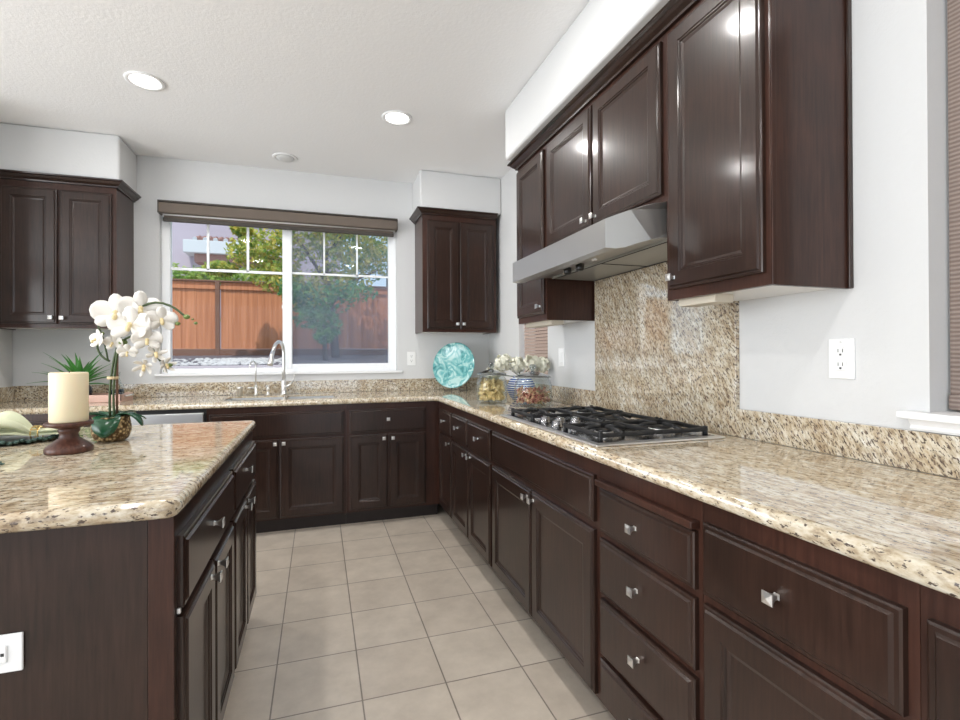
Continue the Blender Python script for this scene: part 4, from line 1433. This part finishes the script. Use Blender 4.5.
t = thing('greenery_sprig', 'small dark green beaded sprig at the left edge of the island', 'decoration', (-0.86, 1.665, ZC))
mb = MB()
for k in range(60):
    a, s = random.uniform(0, 2 * PI), random.random()
    mb.ball((-0.875 + 0.045 * s * math.cos(a), 1.672 + 0.022 * s * math.sin(a), ZC + 0.006 + 0.012 * (1 - s) * random.random() + 0.002), 0.006, 1.6, 0.7, 0.6, 1, rot=Matrix.Rotation(a, 3, 'Z').to_quaternion())
mb.build('leaves', 'sprig', t)
MB().tube([(-0.95, 1.69, ZC + 0.004), (-0.84, 1.665, ZC + 0.005)], 0.003, 6).build('twig', 'stem', t)

# ------------------------------------------------------------------ tray on the back counter
t = thing('serving_tray', 'pinkish rectangular tray on the back counter behind the orchid', 'tray', (-1.38, 3.90, ZC))
tx0, tx1, ty0, ty1 = -1.62, -1.255, 3.80, 4.02
mb = MB().box(tx0, tx1, ty0, ty1, ZC, ZC + 0.008, 0.002)
mb.box(tx0, tx1, ty0, ty0 + 0.010, ZC + 0.004, ZC + 0.050, 0.003).box(tx0, tx1, ty1 - 0.010, ty1, ZC + 0.004, ZC + 0.050, 0.003)
mb.box(tx0, tx0 + 0.010, ty0, ty1, ZC + 0.004, ZC + 0.050, 0.003).box(tx1 - 0.010, tx1, ty0, ty1, ZC + 0.004, ZC + 0.050, 0.003)
mb.build('tray_body', 'copper', t)
mb = MB()
for xx, s in ((tx1, 1), (tx0, -1)):
    mb.tube([(xx, 3.86, ZC + 0.035), (xx + s * 0.022, 3.865, ZC + 0.038), (xx + s * 0.026, 3.91, ZC + 0.04), (xx + s * 0.022, 3.955, ZC + 0.038), (xx, 3.96, ZC + 0.035)], 0.006, 8)
mb.build('handle', 'chrome', t)
t = thing('spiky_plant', 'green spiky-leaved plant in a dark glossy pot behind the candle', 'plant', (-1.525, 3.91, ZC + 0.0085))
MB().lathe([(0.035, 0), (0.055, 0.012), (0.066, 0.05), (0.060, 0.09), (0.044, 0.108), (0.048, 0.115), (0.040, 0.115), (0.036, 0.105), (0, 0.10)], (-1.525, 3.91, ZC + 0.0085), seg=36).build('pot', 'gloss_black', t)
for k in range(30):
    a = 2.4 * k + random.uniform(-0.2, 0.2)
    el = 0.25 + 1.1 * (k / 30) + random.uniform(-0.1, 0.1)
    d_ = Vector((math.cos(a) * math.cos(el), math.sin(a) * math.cos(el) * 0.75, math.sin(el)))
    mb = MB()
    ln = random.uniform(0.21, 0.30) * (1.0 if d_.x < 0.3 else 0.8)
    blade(mb.bm, (-1.525 + d_.x * 0.012, 3.91 + d_.y * 0.012, ZC + 0.112), d_, ln, 0.037, 0.5, seg=7, fold=0.2)
    solid(mb.build('leaf', 'leaf', t, recalc=False), 0.001)
t = thing('glass_carafe', 'small clear glass carafe on the pinkish tray beside the spiky plant', 'carafe', (-1.31, 3.90, ZC + 0.0085))
MB().lathe([(0, 0), (0.038, 0.001), (0.042, 0.02), (0.040, 0.08), (0.020, 0.125), (0.014, 0.15), (0.018, 0.19), (0.015, 0.19), (0.011, 0.15), (0.017, 0.124), (0.036, 0.08), (0.038, 0.02), (0.034, 0.006), (0, 0.006)], (-1.31, 3.90, ZC + 0.0085), seg=32).build('carafe_body', 'jar_glass', t)
MB().lathe([(0.0, 0.0065), (0.033, 0.0068), (0.037, 0.02), (0.036, 0.07), (0, 0.0705)], (-1.31, 3.90, ZC + 0.0085), seg=32).build('dark_liquid', 'gloss_black', t)

# ------------------------------------------------------------------ outside
struct('ground_patio', MB().box(-14, 12, YW + 0.3, 8.0, -0.25, -0.10), 'concrete')
mb = MB()
mb.poly_prism([(8.20, -0.2), (12.2, -0.2), (12.2, 1.24), (11.5, 1.22), (8.2, 1.06)], 'x', -14, 12)
struct('ground_planting_bed', mb, 'mulch')
struct('ground_far', MB().box(-40, 40, 12.3, 70, 0.6, 1.0), 'concrete')
mb = MB().box(-14, 12, 8.0, 8.2, -0.2, 1.075, 0.0)
o = mb.build('retaining_wall', 'block')
tag(o, 'low pinkish block retaining wall outside the sink window', 'wall')
o = MB().box(-14, -2.15, 7.97, 8.23, 1.0755, 1.13, 0.008).build('wall_coping', 'parapet')
tag(o, 'white coping strip on the retaining wall at the lower left of the window', 'coping')
mb = MB()
for k in range(650):
    x = min(-0.6, random.gauss(-1.4, 0.45))
    y = random.uniform(8.45, 10.4)
    z_ = 1.06 + (y - 8.2) * 0.0485
    mb.ball((x, y, z_ + 0.005), random.uniform(0.015, 0.04), 1.3, 1, 0.6, 1)
o = mb.build('gravel', 'pebble')
tag(o, 'pale gravel scattered on the planting bed outside the window', 'gravel', kind='stuff')

t = thing('wooden_fence', 'reddish cedar board fence across the yard outside the sink window', 'fence', (0, 12, 1.1))
posts = [-7.0, -4.56, -2.13, 0.30, 2.74, 5.18]
for p0, p1 in zip(posts, posts[1:]):
    mb = MB()
    x = p0 + 0.06
    i = 0
    while x < p1 - 0.10:
        mb.box(x, min(x + 0.148, p1 - 0.05), 12.00 + 0.006 * (i % 2), 12.02 + 0.006 * (i % 2), 1.38, 2.86)
        x += 0.15
        i += 1
    panel = mb.build('board_panel', 'fence', t)
    MB().box(p0 + 0.05, p1 - 0.05, 11.965, 11.998, 2.70, 2.78, 0.004).build('rail', 'fence_dark' if False else 'fence', panel)
    MB().box(p0 + 0.05, p1 - 0.05, 11.95, 11.998, 1.20, 1.375, 0.004).build('kickboard', 'fence_dark', panel)
    MB().box(p0 + 0.0, p1 - 0.0, 11.95, 12.04, 2.865, 2.90, 0.004).build('cap_rail', 'fence_dark', panel)
for p0 in posts:
    MB().box(p0 - 0.045, p0 + 0.045, 11.94, 12.03, 1.1, 2.862, 0.004).build('post', 'fence_dark', t)


def leaf_cloud(blobs, size, n_per):
    mb_ = MB()
    bm_ = mb_.bm
    for (x, y, z_, rx_, ry_, rz_) in blobs:
        for k in range(n_per):
            d_ = Vector((random.gauss(0, 1), random.gauss(0, 1), random.gauss(0, 1))).normalized() * (random.random() ** 0.45)
            p = Vector((x + d_.x * rx_, y + d_.y * ry_, z_ + d_.z * rz_))
            a = Vector((random.gauss(0, 1), random.gauss(0, 1) - 0.4, random.gauss(0, 1) + 0.6)).normalized()
            u, v_, _ = basis(a)
            ang = random.uniform(0, 2 * PI)
            e1 = u * math.cos(ang) + v_ * math.sin(ang)
            e2 = a.cross(e1)
            s = size * random.uniform(0.6, 1.2)
            bm_.faces.new([bm_.verts.new(p - e1 * s), bm_.verts.new(p + e2 * s * 0.45 + a * s * 0.1), bm_.verts.new(p + e1 * s), bm_.verts.new(p - e2 * s * 0.45 + a * s * 0.1)])
    return mb_


t = thing('yard_tree', 'yellow-green leafy tree in front of the fence outside the window', 'tree', (-0.1, 10.7, 1.15))
mb = MB()
mb.tube([(0.35, 10.7, 1.1), (0.30, 10.7, 1.9), (0.2, 10.7, 2.6), (0.1, 10.7, 3.6), (0.0, 10.7, 4.6)], [0.09, 0.08, 0.07, 0.05, 0.02], 10)
for b0, b1 in (((0.3, 10.7, 2.0), (-0.9, 10.6, 3.2)), ((0.25, 10.7, 2.3), (1.3, 10.7, 3.1)), ((0.2, 10.7, 2.7), (-0.8, 10.8, 4.0)), ((0.1, 10.7, 3.2), (1.0, 10.6, 4.3))):
    mb.tube([b0, tuple((Vector(b0) + Vector(b1)) / 2 + Vector((0, 0, 0.15))), b1], [0.04, 0.028, 0.01], 8)
mb.build('trunk', 'bark', t)
leaf_cloud([(-1.30, 10.7, 3.30, 0.50, 0.5, 0.36), (-0.75, 10.7, 3.45, 0.60, 0.5, 0.55), (-0.15, 10.7, 3.7, 0.75, 0.5, 0.6), (0.50, 10.7, 3.4, 0.75, 0.5, 0.6), (1.15, 10.7, 3.5, 0.55, 0.5, 0.6), (-0.75, 10.6, 2.80, 0.55, 0.45, 0.32),
            (0.1, 10.7, 4.5, 1.0, 0.6, 0.5), (-1.85, 10.7, 2.95, 0.32, 0.4, 0.14), (-1.45, 10.7, 3.75, 0.22, 0.3, 0.12), (0.35, 10.7, 2.75, 0.85, 0.5, 0.35), (-0.30, 10.7, 2.45, 0.45, 0.4, 0.30)], 0.066, 640).build('foliage', 'foliage', t, recalc=False)
t = thing('low_tree', 'dark green tree low in front of the fence behind the insect screen', 'tree', (0.35, 9.6, 1.12))
MB().tube([(0.12, 9.6, 1.05), (0.10, 9.6, 1.6), (0.05, 9.6, 2.2)], [0.05, 0.04, 0.02], 8).build('trunk', 'bark', t)
leaf_cloud([(0.05, 9.6, 2.25, 0.62, 0.4, 0.30), (-0.40, 9.6, 2.45, 0.35, 0.35, 0.25), (0.15, 9.6, 1.80, 0.32, 0.35, 0.30), (0.60, 9.7, 2.45, 0.5, 0.4, 0.22), (-0.15, 9.6, 2.0, 0.38, 0.35, 0.28), (0.1, 9.6, 1.6, 0.2, 0.3, 0.15)], 0.06, 260).build('foliage', 'foliage2', t, recalc=False)
t = thing('fence_vine', 'bright green leafy hedge rising behind the fence at the left', 'hedge', (-2.3, 12.5, 1.0))
leaf_cloud([(-3.3, 12.4, 3.05, 0.6, 0.3, 0.30), (-2.5, 12.4, 3.05, 0.6, 0.3, 0.22), (-1.8, 12.35, 3.0, 0.6, 0.3, 0.28), (-1.0, 12.4, 3.1, 0.6, 0.3, 0.35), (-3.0, 12.4, 2.0, 1.0, 0.25, 1.0)], 0.06, 600).build('foliage', 'foliage3', t, recalc=False)
MB().tube([(-2.3, 12.45, 1.0), (-2.3, 12.45, 2.9)], 0.03, 8).build('trunk', 'bark', t)
t = thing('background_tree', 'tall bluish green tree behind the fence at the right of the window', 'tree', (2.0, 14.5, 1.0))
MB().tube([(2.0, 14.5, 0.99), (2.0, 14.5, 3.8)], [0.14, 0.08], 8).build('trunk', 'bark', t)
leaf_cloud([(1.3, 14.5, 4.3, 1.1, 0.8, 1.0), (2.6, 14.5, 5.2, 0.8, 0.8, 0.9), (0.6, 14.5, 5.4, 1.0, 0.8, 0.8), (2.9, 14.6, 3.6, 0.6, 0.6, 0.5)], 0.10, 750).build('foliage', 'foliage2', t, recalc=False)

t = thing('neighbour_house', 'lavender stucco house beyond the fence with a white parapet', 'house', (-3, 24, 1.0))
MB().box(-12, 0.9, 22.0, 30, 0.99, 10.5).build('house_wall', 'stucco', t)
MB().box(-4.95, -1.2, 21.1, 21.998, 5.23, 5.72, 0.02).build('parapet', 'parapet', t)
mb = MB()
k = 0
x = -4.55
while x < -1.2:
    mb.tube([(x, 21.15, 5.74), (x, 21.99, 6.0)], 0.09, 8)
    x += 0.2
mb.build('tile_eave', 'rooftile', t)
mb = MB()
x = -4.55
while x < -1.2:
    mb.tube([(x, 21.12, 5.755), (x, 21.17, 5.77)], 0.085, 8)
    x += 0.36
mb.build('eave_ends', 'parapet', t)
MB().box(-4.6, -1.2, 21.3, 21.998, 4.9, 5.225).build('painted_shade_strip', 'rooftile', t)  # dark-coloured strip added to stand for the shade below the parapet
fr = MB().box(-2.75, -1.55, 21.93, 21.999, 6.62, 7.60).build('window', 'fence_dark', t)
MB().box(-2.68, -1.62, 21.90, 21.929, 6.69, 7.53).build('pane', 'house_glass', fr)
